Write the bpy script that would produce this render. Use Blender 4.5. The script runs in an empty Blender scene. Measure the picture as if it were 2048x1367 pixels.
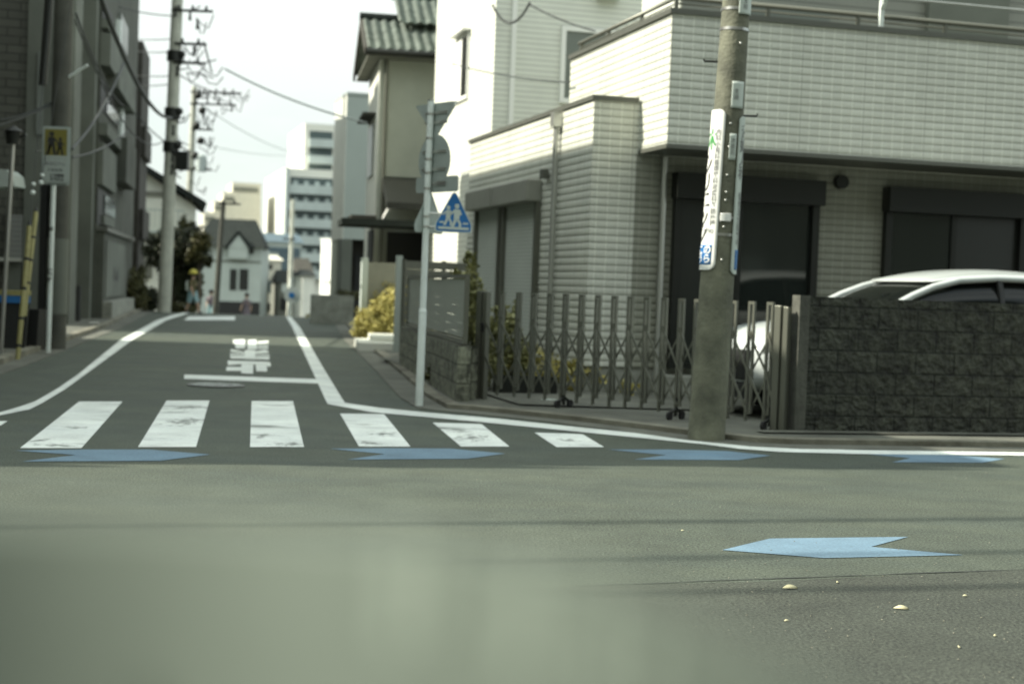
import bpy, bmesh, math, random
from mathutils import Vector, Matrix
random.seed(7)
# ------------------------------------------------------------------ camera, sky, sun, exposure
SC = bpy.context.scene
COL = SC.collection
FPX, CAMH, ROLL = 2958.0, 1.25, 0.037            # focal length in 2048-wide pixels, eye height, roll
PITCH = math.atan((683.5-578)/FPX)
_r0 = Vector((1,0,0)); _u0 = Vector((0,math.sin(PITCH),math.cos(PITCH))); _f = Vector((0,math.cos(PITCH),-math.sin(PITCH)))
_R = _r0*math.cos(ROLL)+_u0*math.sin(ROLL); _U = _u0*math.cos(ROLL)-_r0*math.sin(ROLL)
cam = bpy.data.objects.new('camera', bpy.data.cameras.new('camera')); COL.objects.link(cam)
cam.matrix_world = Matrix(((_R.x,_U.x,-_f.x,0),(_R.y,_U.y,-_f.y,0),(_R.z,_U.z,-_f.z,CAMH),(0,0,0,1)))
cam.data.sensor_width = 36; cam.data.lens = 36*FPX/2048
cam.data.clip_start = 0.02; cam.data.clip_end = 3000
cam.data.dof.use_dof = True; cam.data.dof.focus_distance = 7.0; cam.data.dof.aperture_fstop = 2.3
cam.data.dof.aperture_blades = 0
SC.camera = cam
SC.view_settings.view_transform = 'Standard'; SC.view_settings.look = 'None'
SC.view_settings.exposure = 0.68; SC.view_settings.gamma = 1
SC.cycles.use_denoising = True
HA = math.atan(824/2958.0)                      # heading of the corner house front
EE = Vector((math.cos(HA),math.sin(HA),0)); SS = Vector((-math.sin(HA),math.cos(HA),0))
SUN_EL = math.radians(38); SUN_B = math.radians(10)
_h = -EE*math.cos(SUN_B)+SS*math.sin(SUN_B)
SUNV = Vector((_h.x*math.cos(SUN_EL),_h.y*math.cos(SUN_EL),math.sin(SUN_EL)))
sl = bpy.data.lights.new('sun','SUN'); sl.energy = 5.0; sl.use_shadow = True; sl.angle = math.radians(0.55); sl.color = (1,0.95,0.82)
so = bpy.data.objects.new('sun', sl); COL.objects.link(so); so.rotation_euler = SUNV.to_track_quat('Z','Y').to_euler(); so.location = (0,0,60)
W = bpy.data.worlds.new('World'); SC.world = W; W.use_nodes = True
nt = W.node_tree; N = nt.nodes; L = nt.links; N.clear()
out = N.new('ShaderNodeOutputWorld'); bg = N.new('ShaderNodeBackground'); sky = N.new('ShaderNodeTexSky')
sky.sky_type = 'NISHITA'; sky.sun_disc = False; sky.sun_elevation = SUN_EL; sky.sun_rotation = math.atan2(SUNV.x, SUNV.y)
sky.dust_density = 2.0
tc = N.new('ShaderNodeTexCoord'); mp = N.new('ShaderNodeMapping'); mp.inputs['Scale'].default_value = (1,1,3.2)
ns = N.new('ShaderNodeTexNoise'); ns.inputs['Scale'].default_value = 1.7; ns.inputs['Detail'].default_value = 7; ns.inputs['Roughness'].default_value = .55
rp = N.new('ShaderNodeValToRGB'); rp.color_ramp.elements[0].position = .34; rp.color_ramp.elements[1].position = .58; rp.color_ramp.elements[0].color = (.30,.30,.30,1)
mx = N.new('ShaderNodeMixRGB'); mx.inputs['Color2'].default_value = (5.7,6.3,6.05,1)
tint = N.new('ShaderNodeMixRGB'); tint.blend_type = 'MULTIPLY'; tint.inputs['Fac'].default_value = 1; tint.inputs['Color2'].default_value = (1.0,1.12,.95,1)
L.new(tc.outputs['Generated'], mp.inputs['Vector']); L.new(mp.outputs[0], ns.inputs['Vector']); L.new(ns.outputs['Fac'], rp.inputs['Fac'])
sx = N.new('ShaderNodeSeparateXYZ'); L.new(tc.outputs['Generated'], sx.inputs[0]); zr = N.new('ShaderNodeMapRange'); zr.inputs['From Min'].default_value = .12; zr.inputs['From Max'].default_value = .55; zr.inputs['To Min'].default_value = .93; zr.inputs['To Max'].default_value = 1.55
L.new(sx.outputs['Z'], zr.inputs['Value']); cl = N.new('ShaderNodeVectorMath'); cl.operation = 'SCALE'; cl.inputs[0].default_value = (5.8,6.25,6.0); L.new(zr.outputs[0], cl.inputs['Scale']); L.new(cl.outputs[0], mx.inputs['Color2'])
L.new(rp.outputs['Color'], mx.inputs['Fac']); L.new(sky.outputs[0], tint.inputs['Color1']); L.new(tint.outputs[0], mx.inputs['Color1'])
L.new(mx.outputs[0], bg.inputs['Color']); bg.inputs['Strength'].default_value = 0.112; L.new(bg.outputs[0], out.inputs['Surface'])

# ------------------------------------------------------------------ survey helpers (turn a sight line into a world point)
O0 = Vector((0,0,CAMH))
def ray(u,v): return _R*((u-1024)/FPX)+_U*((683.5-v)/FPX)+_f
KN = [(-60,0),(16,0),(30,.1),(38,.17),(43,.2),(48,.1),(56,-.3),(100,-2.6),(2000,-2.6)]
def zg(y):
    for (a,za),(b,zb) in zip(KN,KN[1:]):
        if y <= b: return za+(zb-za)*(max(y,a)-a)/(b-a)
    return KN[-1][1]
def gp(u,v):
    z = 0; d = ray(u,v); p = None
    for i in range(40):
        p = O0+d*((z-CAMH)/d.z) if d.z < -1e-4 else O0+d*45
        if p.y > 44 or p.y < 0: p = O0+d*(44/d.y)
        z = zg(p.y)
    return Vector((p.x,p.y,z))
def dp(u,v,y): d = ray(u,v); return O0+d*(y/d.y)
def onp(u,v,P0,ax,off,ang=HA):                    # local (x along front, y back, z) of a sight line on a facade plane
    e = Vector((math.cos(ang),math.sin(ang),0)); s = Vector((-math.sin(ang),math.cos(ang),0)); P0 = Vector(P0)
    n = e if ax=='x' else s; q = P0+n*off; d = ray(u,v); p = O0+d*((q-O0).dot(n)/d.dot(n))
    return Vector(((p-P0).dot(e),(p-P0).dot(s),p.z-P0.z))

# ------------------------------------------------------------------ materials
def mat(name, col, rough=.7, metal=0, spec=.5, var=0, vscale=3, col2=None, bump=0, bscale=40, trans=0, emit=None, alpha=1):
    m = bpy.data.materials.new(name); m.use_nodes = True; n = m.node_tree.nodes; l = m.node_tree.links; b = n['Principled BSDF']
    b.inputs['Base Color'].default_value = (*col,1); b.inputs['Roughness'].default_value = rough; b.inputs['Metallic'].default_value = metal
    b.inputs['Specular IOR Level'].default_value = spec
    t = n.new('ShaderNodeTexCoord')
    if var or col2:
        a = n.new('ShaderNodeTexNoise'); a.inputs['Scale'].default_value = vscale; a.inputs['Detail'].default_value = 6; a.inputs['Roughness'].default_value = .6
        l.new(t.outputs['Object'], a.inputs['Vector'])
        r = n.new('ShaderNodeValToRGB'); r.color_ramp.elements[0].position = .32; r.color_ramp.elements[1].position = .68
        c2 = col2 or tuple(c*(1-var) for c in col)
        r.color_ramp.elements[0].color = (*c2,1); r.color_ramp.elements[1].color = (*(col if col2 else tuple(min(1,c*(1+var*.5)) for c in col)),1)
        l.new(a.outputs['Fac'], r.inputs['Fac']); l.new(r.outputs['Color'], b.inputs['Base Color'])
    if bump:
        a = n.new('ShaderNodeTexNoise'); a.inputs['Scale'].default_value = bscale; a.inputs['Detail'].default_value = 5
        l.new(t.outputs['Object'], a.inputs['Vector']); bp = n.new('ShaderNodeBump'); bp.inputs['Strength'].default_value = bump; bp.inputs['Distance'].default_value = .02
        l.new(a.outputs['Fac'], bp.inputs['Height']); l.new(bp.outputs[0], b.inputs['Normal'])
    return m
def tilemat(name, col, mort, bw, bh, mw=.006, bumpd=.01, rough=.65, off=0.0, var=.12, noise=0, squash_bevel=.35, streak=.0):
    """brick / tile courses on axis aligned walls: local (x+y, z) in metres"""
    m = bpy.data.materials.new(name); m.use_nodes = True; n = m.node_tree.nodes; l = m.node_tree.links; b = n['Principled BSDF']
    t = n.new('ShaderNodeTexCoord'); sp = n.new('ShaderNodeSeparateXYZ'); l.new(t.outputs['Object'], sp.inputs[0])
    ad = n.new('ShaderNodeMath'); ad.operation = 'ADD'; l.new(sp.outputs['X'], ad.inputs[0]); l.new(sp.outputs['Y'], ad.inputs[1])
    cb = n.new('ShaderNodeCombineXYZ'); l.new(ad.outputs[0], cb.inputs['X']); l.new(sp.outputs['Z'], cb.inputs['Y'])
    br = n.new('ShaderNodeTexBrick'); br.offset = off; br.squash = 1; br.inputs['Scale'].default_value = 1
    br.inputs['Brick Width'].default_value = bw; br.inputs['Row Height'].default_value = bh; br.inputs['Mortar Size'].default_value = mw
    br.inputs['Mortar Smooth'].default_value = squash_bevel; br.inputs['Bias'].default_value = 0
    br.inputs['Color1'].default_value = (*col,1); br.inputs['Color2'].default_value = (*[c*(1-var) for c in col],1); br.inputs['Mortar'].default_value = (*mort,1)
    l.new(cb.outputs[0], br.inputs['Vector'])
    ns = n.new('ShaderNodeTexNoise'); ns.inputs['Scale'].default_value = 1.3; ns.inputs['Detail'].default_value = 8; l.new(t.outputs['Object'], ns.inputs['Vector'])
    r = n.new('ShaderNodeValToRGB'); r.color_ramp.elements[0].color = (.82,.82,.8,1); r.color_ramp.elements[0].position=.3; r.color_ramp.elements[1].position=.65; l.new(ns.outputs['Fac'], r.inputs['Fac'])
    mu = n.new('ShaderNodeMixRGB'); mu.blend_type = 'MULTIPLY'; mu.inputs['Fac'].default_value = 1; l.new(br.outputs['Color'], mu.inputs['Color1']); l.new(r.outputs['Color'], mu.inputs['Color2'])
    if noise > 1:
        n3 = n.new('ShaderNodeTexNoise'); n3.inputs['Scale'].default_value = 7; n3.inputs['Detail'].default_value = 9; n3.inputs['Roughness'].default_value = .75; l.new(t.outputs['Object'], n3.inputs['Vector'])
        r3 = n.new('ShaderNodeValToRGB'); r3.color_ramp.elements[0].position = .38; r3.color_ramp.elements[0].color = (.35,.36,.35,1); r3.color_ramp.elements[1].position = .66; r3.color_ramp.elements[1].color = (1.9,2.0,1.85,1); l.new(n3.outputs['Fac'], r3.inputs['Fac'])
        m3 = n.new('ShaderNodeMixRGB'); m3.blend_type = 'MULTIPLY'; m3.inputs['Fac'].default_value = 1; l.new(mu.outputs[0], m3.inputs['Color1']); l.new(r3.outputs['Color'], m3.inputs['Color2']); mu = m3
    l.new(mu.outputs[0], b.inputs['Base Color']); b.inputs['Roughness'].default_value = rough
    inv = n.new('ShaderNodeMath'); inv.operation = 'SUBTRACT'; inv.inputs[0].default_value = 1; l.new(br.outputs['Fac'], inv.inputs[1])
    n2 = n.new('ShaderNodeTexNoise'); n2.inputs['Scale'].default_value = 30 if noise < 1 else 14; n2.inputs['Detail'].default_value = 8; l.new(t.outputs['Object'], n2.inputs['Vector'])
    ma = n.new('ShaderNodeMath'); ma.operation = 'MULTIPLY_ADD'; l.new(n2.outputs['Fac'], ma.inputs[0]); ma.inputs[1].default_value = .25+noise; l.new(inv.outputs[0], ma.inputs[2])
    bp = n.new('ShaderNodeBump'); bp.inputs['Strength'].default_value = 1; bp.inputs['Distance'].default_value = bumpd; l.new(ma.outputs[0], bp.inputs['Height']); l.new(bp.outputs[0], b.inputs['Normal'])
    return m
def coursemat(name, col, bw, bh, joint=.5, bumpd=.012):
    """rolled-face tiles: strong shadow gap under each course, faint pale upright joints, a deeper panel joint now and then"""
    m = bpy.data.materials.new(name); m.use_nodes = True; n = m.node_tree.nodes; l = m.node_tree.links; b = n['Principled BSDF']
    t = n.new('ShaderNodeTexCoord'); sp = n.new('ShaderNodeSeparateXYZ'); l.new(t.outputs['Object'], sp.inputs[0])
    def mth(op,a,b_=None,c=None):
        q = n.new('ShaderNodeMath'); q.operation = op
        for k,x in enumerate((a,b_,c)):
            if x is None: continue
            if isinstance(x,(int,float)): q.inputs[k].default_value = x
            else: l.new(x,q.inputs[k])
        return q.outputs[0]
    def rmp(f,stops):
        r = n.new('ShaderNodeValToRGB'); e_ = r.color_ramp.elements
        while len(e_) < len(stops): e_.new(.5)
        for k,(p,v) in enumerate(stops): e_[k].position = p; e_[k].color = (v,v,v,1)
        l.new(f,r.inputs['Fac']); return r.outputs['Color']
    xy = mth('ADD',sp.outputs['X'],sp.outputs['Y']); fz = mth('FRACT',mth('DIVIDE',sp.outputs['Z'],bh)); fx = mth('FRACT',mth('DIVIDE',xy,bw)); fp = mth('FRACT',mth('DIVIDE',xy,bw*6))
    hz = rmp(fz,[(0,0),(.10,.1),(.28,.85),(.6,1),(.9,.75),(1,.35)]); hx = rmp(fx,[(0,.55),(.05,.75),(.12,1),(.88,1),(.95,.75),(1,.55)])
    cz = rmp(fz,[(0,.70),(.10,.76),(.2,1),(.95,1),(1,.85)]); cx = rmp(fx,[(0,1.0),(.06,1.0),(.08,.86),(.92,.86),(.94,1.0)]); cp = rmp(fp,[(0,.72),(.015,.72),(.02,1),(1,1)])
    ns = n.new('ShaderNodeTexNoise'); ns.inputs['Scale'].default_value = 1.1; ns.inputs['Detail'].default_value = 9; l.new(t.outputs['Object'], ns.inputs['Vector']); cn = rmp(ns.outputs['Fac'],[(.3,.86),(.65,1)])
    wn = n.new('ShaderNodeTexWhiteNoise'); wn.noise_dimensions = '2D'; cb = n.new('ShaderNodeCombineXYZ'); l.new(mth('FLOOR',mth('DIVIDE',xy,bw)),cb.inputs[0]); l.new(mth('FLOOR',mth('DIVIDE',sp.outputs['Z'],bh)),cb.inputs[1]); l.new(cb.outputs[0],wn.inputs['Vector']); cw_ = rmp(wn.outputs['Value'],[(0,.93),(1,1)])
    c = None
    for q in (cz,cx,cp,cn,cw_):
        x = n.new('ShaderNodeMixRGB'); x.blend_type = 'MULTIPLY'; x.inputs['Fac'].default_value = 1
        if c is None: x.inputs['Color1'].default_value = (*col,1)
        else: l.new(c,x.inputs['Color1'])
        l.new(q,x.inputs['Color2']); c = x.outputs[0]
    l.new(c,b.inputs['Base Color']); b.inputs['Roughness'].default_value = .6
    n2 = n.new('ShaderNodeTexNoise'); n2.inputs['Scale'].default_value = 22; n2.inputs['Detail'].default_value = 8; l.new(t.outputs['Object'], n2.inputs['Vector'])
    h = mth('MULTIPLY_ADD',n2.outputs['Fac'],.45,mth('MULTIPLY',hz,hx)); bp = n.new('ShaderNodeBump'); bp.inputs['Strength'].default_value = 1; bp.inputs['Distance'].default_value = bumpd; l.new(h,bp.inputs['Height']); l.new(bp.outputs[0],b.inputs['Normal'])
    return m
def sidmat(name, col, pitch, depth=.02, rough=.55, var=.1):
    """horizontal lap siding or shutter slats: a wave of the local height"""
    m = bpy.data.materials.new(name); m.use_nodes = True; n = m.node_tree.nodes; l = m.node_tree.links; b = n['Principled BSDF']
    t = n.new('ShaderNodeTexCoord'); w = n.new('ShaderNodeTexWave'); w.wave_type = 'BANDS'; w.bands_direction = 'Z'; w.wave_profile = 'SAW'
    w.inputs['Scale'].default_value = .314159/pitch*1.0; l.new(t.outputs['Object'], w.inputs['Vector'])
    r = n.new('ShaderNodeValToRGB'); r.color_ramp.elements[0].position = 0; r.color_ramp.elements[0].color = (*[c*.45 for c in col],1)
    r.color_ramp.elements[1].position = .22; r.color_ramp.elements[1].color = (*col,1); l.new(w.outputs['Fac'], r.inputs['Fac'])
    ns = n.new('ShaderNodeTexNoise'); ns.inputs['Scale'].default_value = 2; ns.inputs['Detail'].default_value = 7; l.new(t.outputs['Object'], ns.inputs['Vector'])
    mu = n.new('ShaderNodeMixRGB'); mu.blend_type = 'MULTIPLY'; mu.inputs['Fac'].default_value = var*2; l.new(r.outputs['Color'], mu.inputs['Color1']); l.new(ns.outputs['Fac'], mu.inputs['Color2'])
    l.new(mu.outputs[0], b.inputs['Base Color']); b.inputs['Roughness'].default_value = rough
    bp = n.new('ShaderNodeBump'); bp.inputs['Strength'].default_value = 1; bp.invert = True; bp.inputs['Distance'].default_value = depth; l.new(w.outputs['Fac'], bp.inputs['Height']); l.new(bp.outputs[0], b.inputs['Normal'])
    return m
def roadmat(name, base, var, warm=(1,1,1), worn=None, bumpd=.004, spots=()):
    m = bpy.data.materials.new(name); m.use_nodes = True; n = m.node_tree.nodes; l = m.node_tree.links; b = n['Principled BSDF']
    t = n.new('ShaderNodeTexCoord')
    def noise(sc, det, sx=(1,1,1)):
        mpn = n.new('ShaderNodeMapping'); mpn.inputs['Scale'].default_value = sx; l.new(t.outputs['Object'], mpn.inputs['Vector'])
        a = n.new('ShaderNodeTexNoise'); a.inputs['Scale'].default_value = sc; a.inputs['Detail'].default_value = det; a.inputs['Roughness'].default_value = .65
        l.new(mpn.outputs[0], a.inputs['Vector']); return a.outputs['Fac']
    def ramp(f, p0, p1, c0, c1):
        r = n.new('ShaderNodeValToRGB'); r.color_ramp.elements[0].position = p0; r.color_ramp.elements[1].position = p1
        r.color_ramp.elements[0].color = (*c0,1); r.color_ramp.elements[1].color = (*c1,1); l.new(f, r.inputs['Fac']); return r.outputs['Color']
    def mul(a, c, f=1, bt='MULTIPLY'):
        x = n.new('ShaderNodeMixRGB'); x.blend_type = bt; x.inputs['Fac'].default_value = f; l.new(a, x.inputs['Color1']); l.new(c, x.inputs['Color2']); return x.outputs[0]
    fine = noise(75, 5); mid = noise(2.2, 8); big = noise(.5, 5, (1,2.5,1))
    c = ramp(fine, .33, .66, tuple(x*(1-var) for x in base), tuple(x*(1+var) for x in base))
    c = mul(c, ramp(mid, .3, .7, (.80,.80,.80), (1.14,1.14,1.14)))
    c = mul(c, ramp(big, .3, .7, (.84,.85,.87), warm))
    vo = n.new('ShaderNodeTexVoronoi'); vo.inputs['Scale'].default_value = 60; l.new(t.outputs['Object'], vo.inputs['Vector'])
    spk = ramp(vo.outputs['Distance'], .05, .16, (2.6,2.5,2.3), (1,1,1)); c = mul(c, spk, 1.0 if worn is None else .1)
    if worn is not None:
        gz = noise(38, 6); x = n.new('ShaderNodeMixRGB'); x.inputs['Color2'].default_value = (.07,.08,.068,1); rr = ramp(gz, .60, .70, (0,0,0), (.7,.7,.7)); l.new(rr, x.inputs['Fac']); l.new(c, x.inputs['Color1']); c = x.outputs[0]
        wn = noise(1.1, 12, (1,2.2,1)); x = n.new('ShaderNodeMixRGB'); x.inputs['Color2'].default_value = (*worn,1)
        rr = ramp(wn, .57, .68, (0,0,0), (.9,.9,.9)); l.new(rr, x.inputs['Fac']); l.new(c, x.inputs['Color1']); c = x.outputs[0]
    if spots:
        sn = noise(13, 10, (1,.8,1)); tot = None
        for (sx_,sy_,rx_,ry_) in spots:
            vm = n.new('ShaderNodeMapping'); vm.vector_type = 'POINT'; vm.inputs['Location'].default_value = (-sx_/rx_,-sy_/ry_,0); vm.inputs['Scale'].default_value = (1/rx_,1/ry_,0); l.new(t.outputs['Object'], vm.inputs['Vector'])
            ln_ = n.new('ShaderNodeVectorMath'); ln_.operation = 'LENGTH'; l.new(vm.outputs[0], ln_.inputs[0])
            sb = n.new('ShaderNodeMath'); sb.operation = 'SUBTRACT'; sb.inputs[0].default_value = 1.0; l.new(ln_.outputs['Value'], sb.inputs[1])
            if tot is None: tot = sb.outputs[0]
            else:
                mxn = n.new('ShaderNodeMath'); mxn.operation = 'MAXIMUM'; l.new(tot, mxn.inputs[0]); l.new(sb.outputs[0], mxn.inputs[1]); tot = mxn.outputs[0]
        ad = n.new('ShaderNodeMath'); ad.operation = 'MULTIPLY_ADD'; l.new(sn, ad.inputs[0]); ad.inputs[1].default_value = 6.0; l.new(tot, ad.inputs[2])
        x = n.new('ShaderNodeMixRGB'); x.inputs['Color2'].default_value = (.075,.082,.07,1); rr = ramp(ad.outputs[0], 1.55/3, 2.1/3, (0,0,0), (.85,.85,.85))
        dv = n.new('ShaderNodeMath'); dv.operation = 'DIVIDE'; dv.inputs[1].default_value = 7.0; l.new(ad.outputs[0], dv.inputs[0]); rr = ramp(dv.outputs[0], 3.15/7, 3.9/7, (0,0,0), (.8,.8,.8))
        l.new(rr, x.inputs['Fac']); l.new(c, x.inputs['Color1']); c = x.outputs[0]
    l.new(c, b.inputs['Base Color']); b.inputs['Roughness'].default_value = .78; b.inputs['Specular IOR Level'].default_value = .35
    bp = n.new('ShaderNodeBump'); bp.inputs['Strength'].default_value = .9; bp.inputs['Distance'].default_value = bumpd
    l.new(fine, bp.inputs['Height']); l.new(bp.outputs[0], b.inputs['Normal'])
    return m
M = {}
M['ground'] = mat('ground soil', (.06,.062,.05), .9, var=.3)
M['asphalt'] = roadmat('asphalt', (.064,.079,.063), .75, (1.16,1.10,1.0))
M['asphalt_old'] = roadmat('old asphalt', (.053,.060,.047), .8, (1.05,1.03,1.0), bumpd=.006)
def _spot(u,v,du,dv):
    p = gp(u,v); return (p.x,p.y,du*p.y/FPX,dv*p.y*p.y/3700)
M['paint'] = roadmat('road paint', (.82,.86,.80), .06, (1,1,1), worn=(.16,.17,.15), bumpd=.001, spots=[_spot(*q) for q in ((368,843,36,9),(378,815,30,4),(525,872,14,5),(575,888,34,4),(115,890,44,4),(82,880,14,5),(150,855,26,3),(765,868,30,5),(740,886,30,4),(945,875,34,7),(915,860,28,4),(1140,880,26,3))])
M['paint_line'] = roadmat('line paint', (.80,.84,.78), .06, (1,1,1), worn=(.5,.53,.48), bumpd=.001)
M['blue_paint'] = roadmat('blue road paint', (.155,.245,.315), .18, (1,1,1), worn=(.13,.24,.34), bumpd=.001)
M['concrete'] = mat('concrete', (.30,.31,.265), .85, var=.35, vscale=4, bump=.4, bscale=30)
M['pier_dark'] = mat('dark pier concrete', (.10,.103,.085), .9, var=.35, vscale=6, bump=.5, bscale=30)
M['kerb'] = mat('kerb concrete', (.26,.255,.20), .9, col2=(.10,.095,.07), vscale=2.2, bump=.5, bscale=25)
M['pavement'] = mat('pavement concrete', (.13,.135,.11), .9, var=.35, vscale=2, bump=.4, bscale=30)
M['pole'] = mat('weathered pole concrete', (.20,.205,.145), .8, col2=(.08,.083,.06), vscale=3.5, bump=.5, bscale=35)
M['pole_dark'] = mat('dark pole concrete', (.075,.077,.062), .8, var=.3, bump=.3)
M['pole_pale'] = mat('pale pole concrete', (.50,.51,.43), .8, var=.2, bump=.3)
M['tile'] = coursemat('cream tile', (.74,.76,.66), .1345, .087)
M['tile_shade'] = coursemat('shaded cream tile', (.34,.35,.28), .1345, .087)  # same cream tile, darkened in colour for the shade under the balcony
M['siding'] = sidmat('cream siding', (.74,.76,.67), .09, .006)
M['brown_siding'] = sidmat('brown grey siding', (.24,.25,.21), .13, .015)
M['brick'] = tilemat('grey brown brick', (.10,.103,.082), (.045,.047,.037), .42, .14, .012, .015, off=.5, var=.2)
M['block'] = tilemat('dark split face block', (.058,.060,.049), (.02,.022,.017), .40, .20, .010, .05, rough=.9, off=.5, var=.30, noise=2.2)
M['block_grey'] = tilemat('grey block', (.21,.21,.17), (.10,.10,.08), .40, .20, .012, .025, rough=.9, off=.5, var=.25, noise=1.2)
M['coping'] = mat('bronze grey coping', (.12,.125,.105), .5, metal=.3)
M['bronze'] = mat('bronze aluminium', (.15,.155,.125), .42, metal=.5)
M['bronze_dark'] = mat('dark bronze', (.022,.024,.020), .45, metal=.4)
M['alu'] = mat('silver aluminium', (.55,.56,.52), .35, metal=.8)
M['white_steel'] = mat('white painted steel', (.74,.80,.76), .4, var=.08, vscale=5)
M['stainless'] = mat('steel', (.5,.5,.48), .35, metal=.9)
M['shutter_box'] = mat('shutter box', (.26,.265,.225), .5, var=.1)
M['shutter'] = sidmat('shutter slats', (.52,.56,.50), .05, .004)
M['shutter_dark'] = sidmat('grey shutter slats', (.19,.20,.18), .08, .014)
M['louvre'] = mat('bronze louvre', (.44,.47,.41), .5, metal=.3)
M['glass'] = mat('window glass', (.02,.025,.022), .06, spec=.8)
M['glass_grey'] = mat('frosted glass', (.16,.18,.16), .3, spec=.6)
M['screen'] = mat('curtained glass', (.018,.021,.017), .35, spec=.5)
M['black'] = mat('black', (.012,.013,.012), .6)
M['rubber'] = mat('rubber', (.02,.02,.02), .8)
M['white'] = mat('white paint', (.80,.81,.76), .5)
M['board'] = mat('white board', (.82,.83,.78), .35)
M['board_pale'] = mat('pale board', (.50,.56,.51), .4)
M['blue'] = mat('blue sign', (.015,.14,.38), .35)
M['sign_back'] = mat('sign back', (.36,.41,.38), .6, metal=.1, var=.15)
M['ink'] = mat('ink', (.03,.03,.03), .6)
M['ink_green'] = mat('green ink', (.05,.28,.07), .6)
M['ink_grey'] = mat('grey ink', (.20,.21,.20), .6)
M['yellow'] = mat('yellow plastic', (.30,.28,.11), .5, var=.25, vscale=6)
M['yellow_sign'] = mat('yellow sign face', (.20,.18,.04), .45)
M['stucco'] = mat('cream stucco', (.42,.445,.37), .85, var=.12, vscale=1.2, bump=.2)
M['stucco_white'] = mat('white render', (.70,.71,.63), .8, var=.10, vscale=.8)
M['grey_wall'] = mat('pale grey wall', (.42,.47,.43), .8, var=.08, vscale=.5)
M['apt_wall'] = mat('weathered apartment wall', (.105,.112,.09), .85, col2=(.06,.066,.053), vscale=.9, bump=.2)
M['apt_pale'] = mat('pale apartment wall', (.165,.18,.15), .85, col2=(.11,.12,.10), vscale=.7)
M['apt_brown'] = mat('dark brown wall', (.045,.042,.034), .85, var=.3)
M['tower'] = mat('tower wall', (.74,.74,.66), .8, var=.05, vscale=.1)
M['tower_grey'] = mat('tower balcony', (.46,.52,.50), .6, var=.15, vscale=.3)
M['tower_dark'] = mat('tower recess', (.06,.085,.085), .5)  # dark tone holds the balcony shade, also used for a far window
M['beige'] = mat('beige wall', (.60,.58,.48), .8, var=.15)
M['tan'] = mat('tan wall', (.19,.195,.16), .85, var=.2, vscale=2)
M['roof_tile'] = mat('grey green roof tile', (.20,.235,.20), .38, var=.4, vscale=3)
M['roof_dark'] = mat('dark slate roof', (.022,.027,.024), .85, spec=.15, var=.3)
M['roof_blue'] = mat('blue roof', (.08,.12,.14), .6)
M['wood'] = mat('weathered timber', (.055,.052,.04), .8, var=.3)
M['bark'] = mat('bark', (.05,.042,.028), .9, var=.3, vscale=8)
def leafmat(n, c, c2): 
    m = mat(n, c, .6, col2=c2, vscale=2.5); m.node_tree.nodes['Principled BSDF'].inputs['Subsurface Weight'].default_value = 0
    return m
M['leaf_dark'] = leafmat('dark foliage', (.040,.050,.018), (.014,.020,.008))
M['leaf_olive'] = leafmat('olive foliage', (.10,.095,.025), (.035,.04,.012))
M['leaf_yellow'] = leafmat('yellow green foliage', (.52,.46,.14), (.25,.23,.06))
M['leaf_green'] = leafmat('green foliage', (.27,.27,.10), (.11,.12,.045))
M['car_paint'] = mat('white car paint', (.52,.56,.54), .12, spec=.7)
M['car_glass'] = mat('car glass', (.008,.010,.009), .08, spec=.35)
M['skin'] = mat('skin', (.50,.34,.24), .6)
M['hair'] = mat('hair', (.02,.017,.015), .7)
M['cloth_olive'] = mat('olive cloth', (.085,.08,.03), .9)
M['cloth_blue'] = mat('light blue cloth', (.28,.42,.44), .9)
M['cloth_mauve'] = mat('mauve cloth', (.17,.145,.165), .9)
M['cloth_yellow'] = mat('yellow cloth', (.62,.56,.12), .9)
M['cloth_white'] = mat('white cloth', (.6,.65,.6), .9)
M['shoe'] = mat('shoe', (.12,.12,.13), .8)
M['leaf_dry'] = mat('dry leaf', (.62,.58,.36), .7, var=.2, vscale=20)
M['manhole'] = mat('manhole iron', (.10,.105,.095), .5, metal=.3)
M['manhole_pat'] = mat('worn manhole pattern', (.36,.39,.37), .5)
M['ledge'] = mat('painted ledge', (.205,.243,.205), .45, var=.10, vscale=9)
M['ledge_glint'] = mat('pale smear', (.47,.54,.465), .4)  # highlight streaks put on as a paler colour
M['cable_pale'] = mat('pale cable', (.42,.46,.44), .6)
M['cable'] = mat('cable', (.025,.03,.028), .6)

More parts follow.
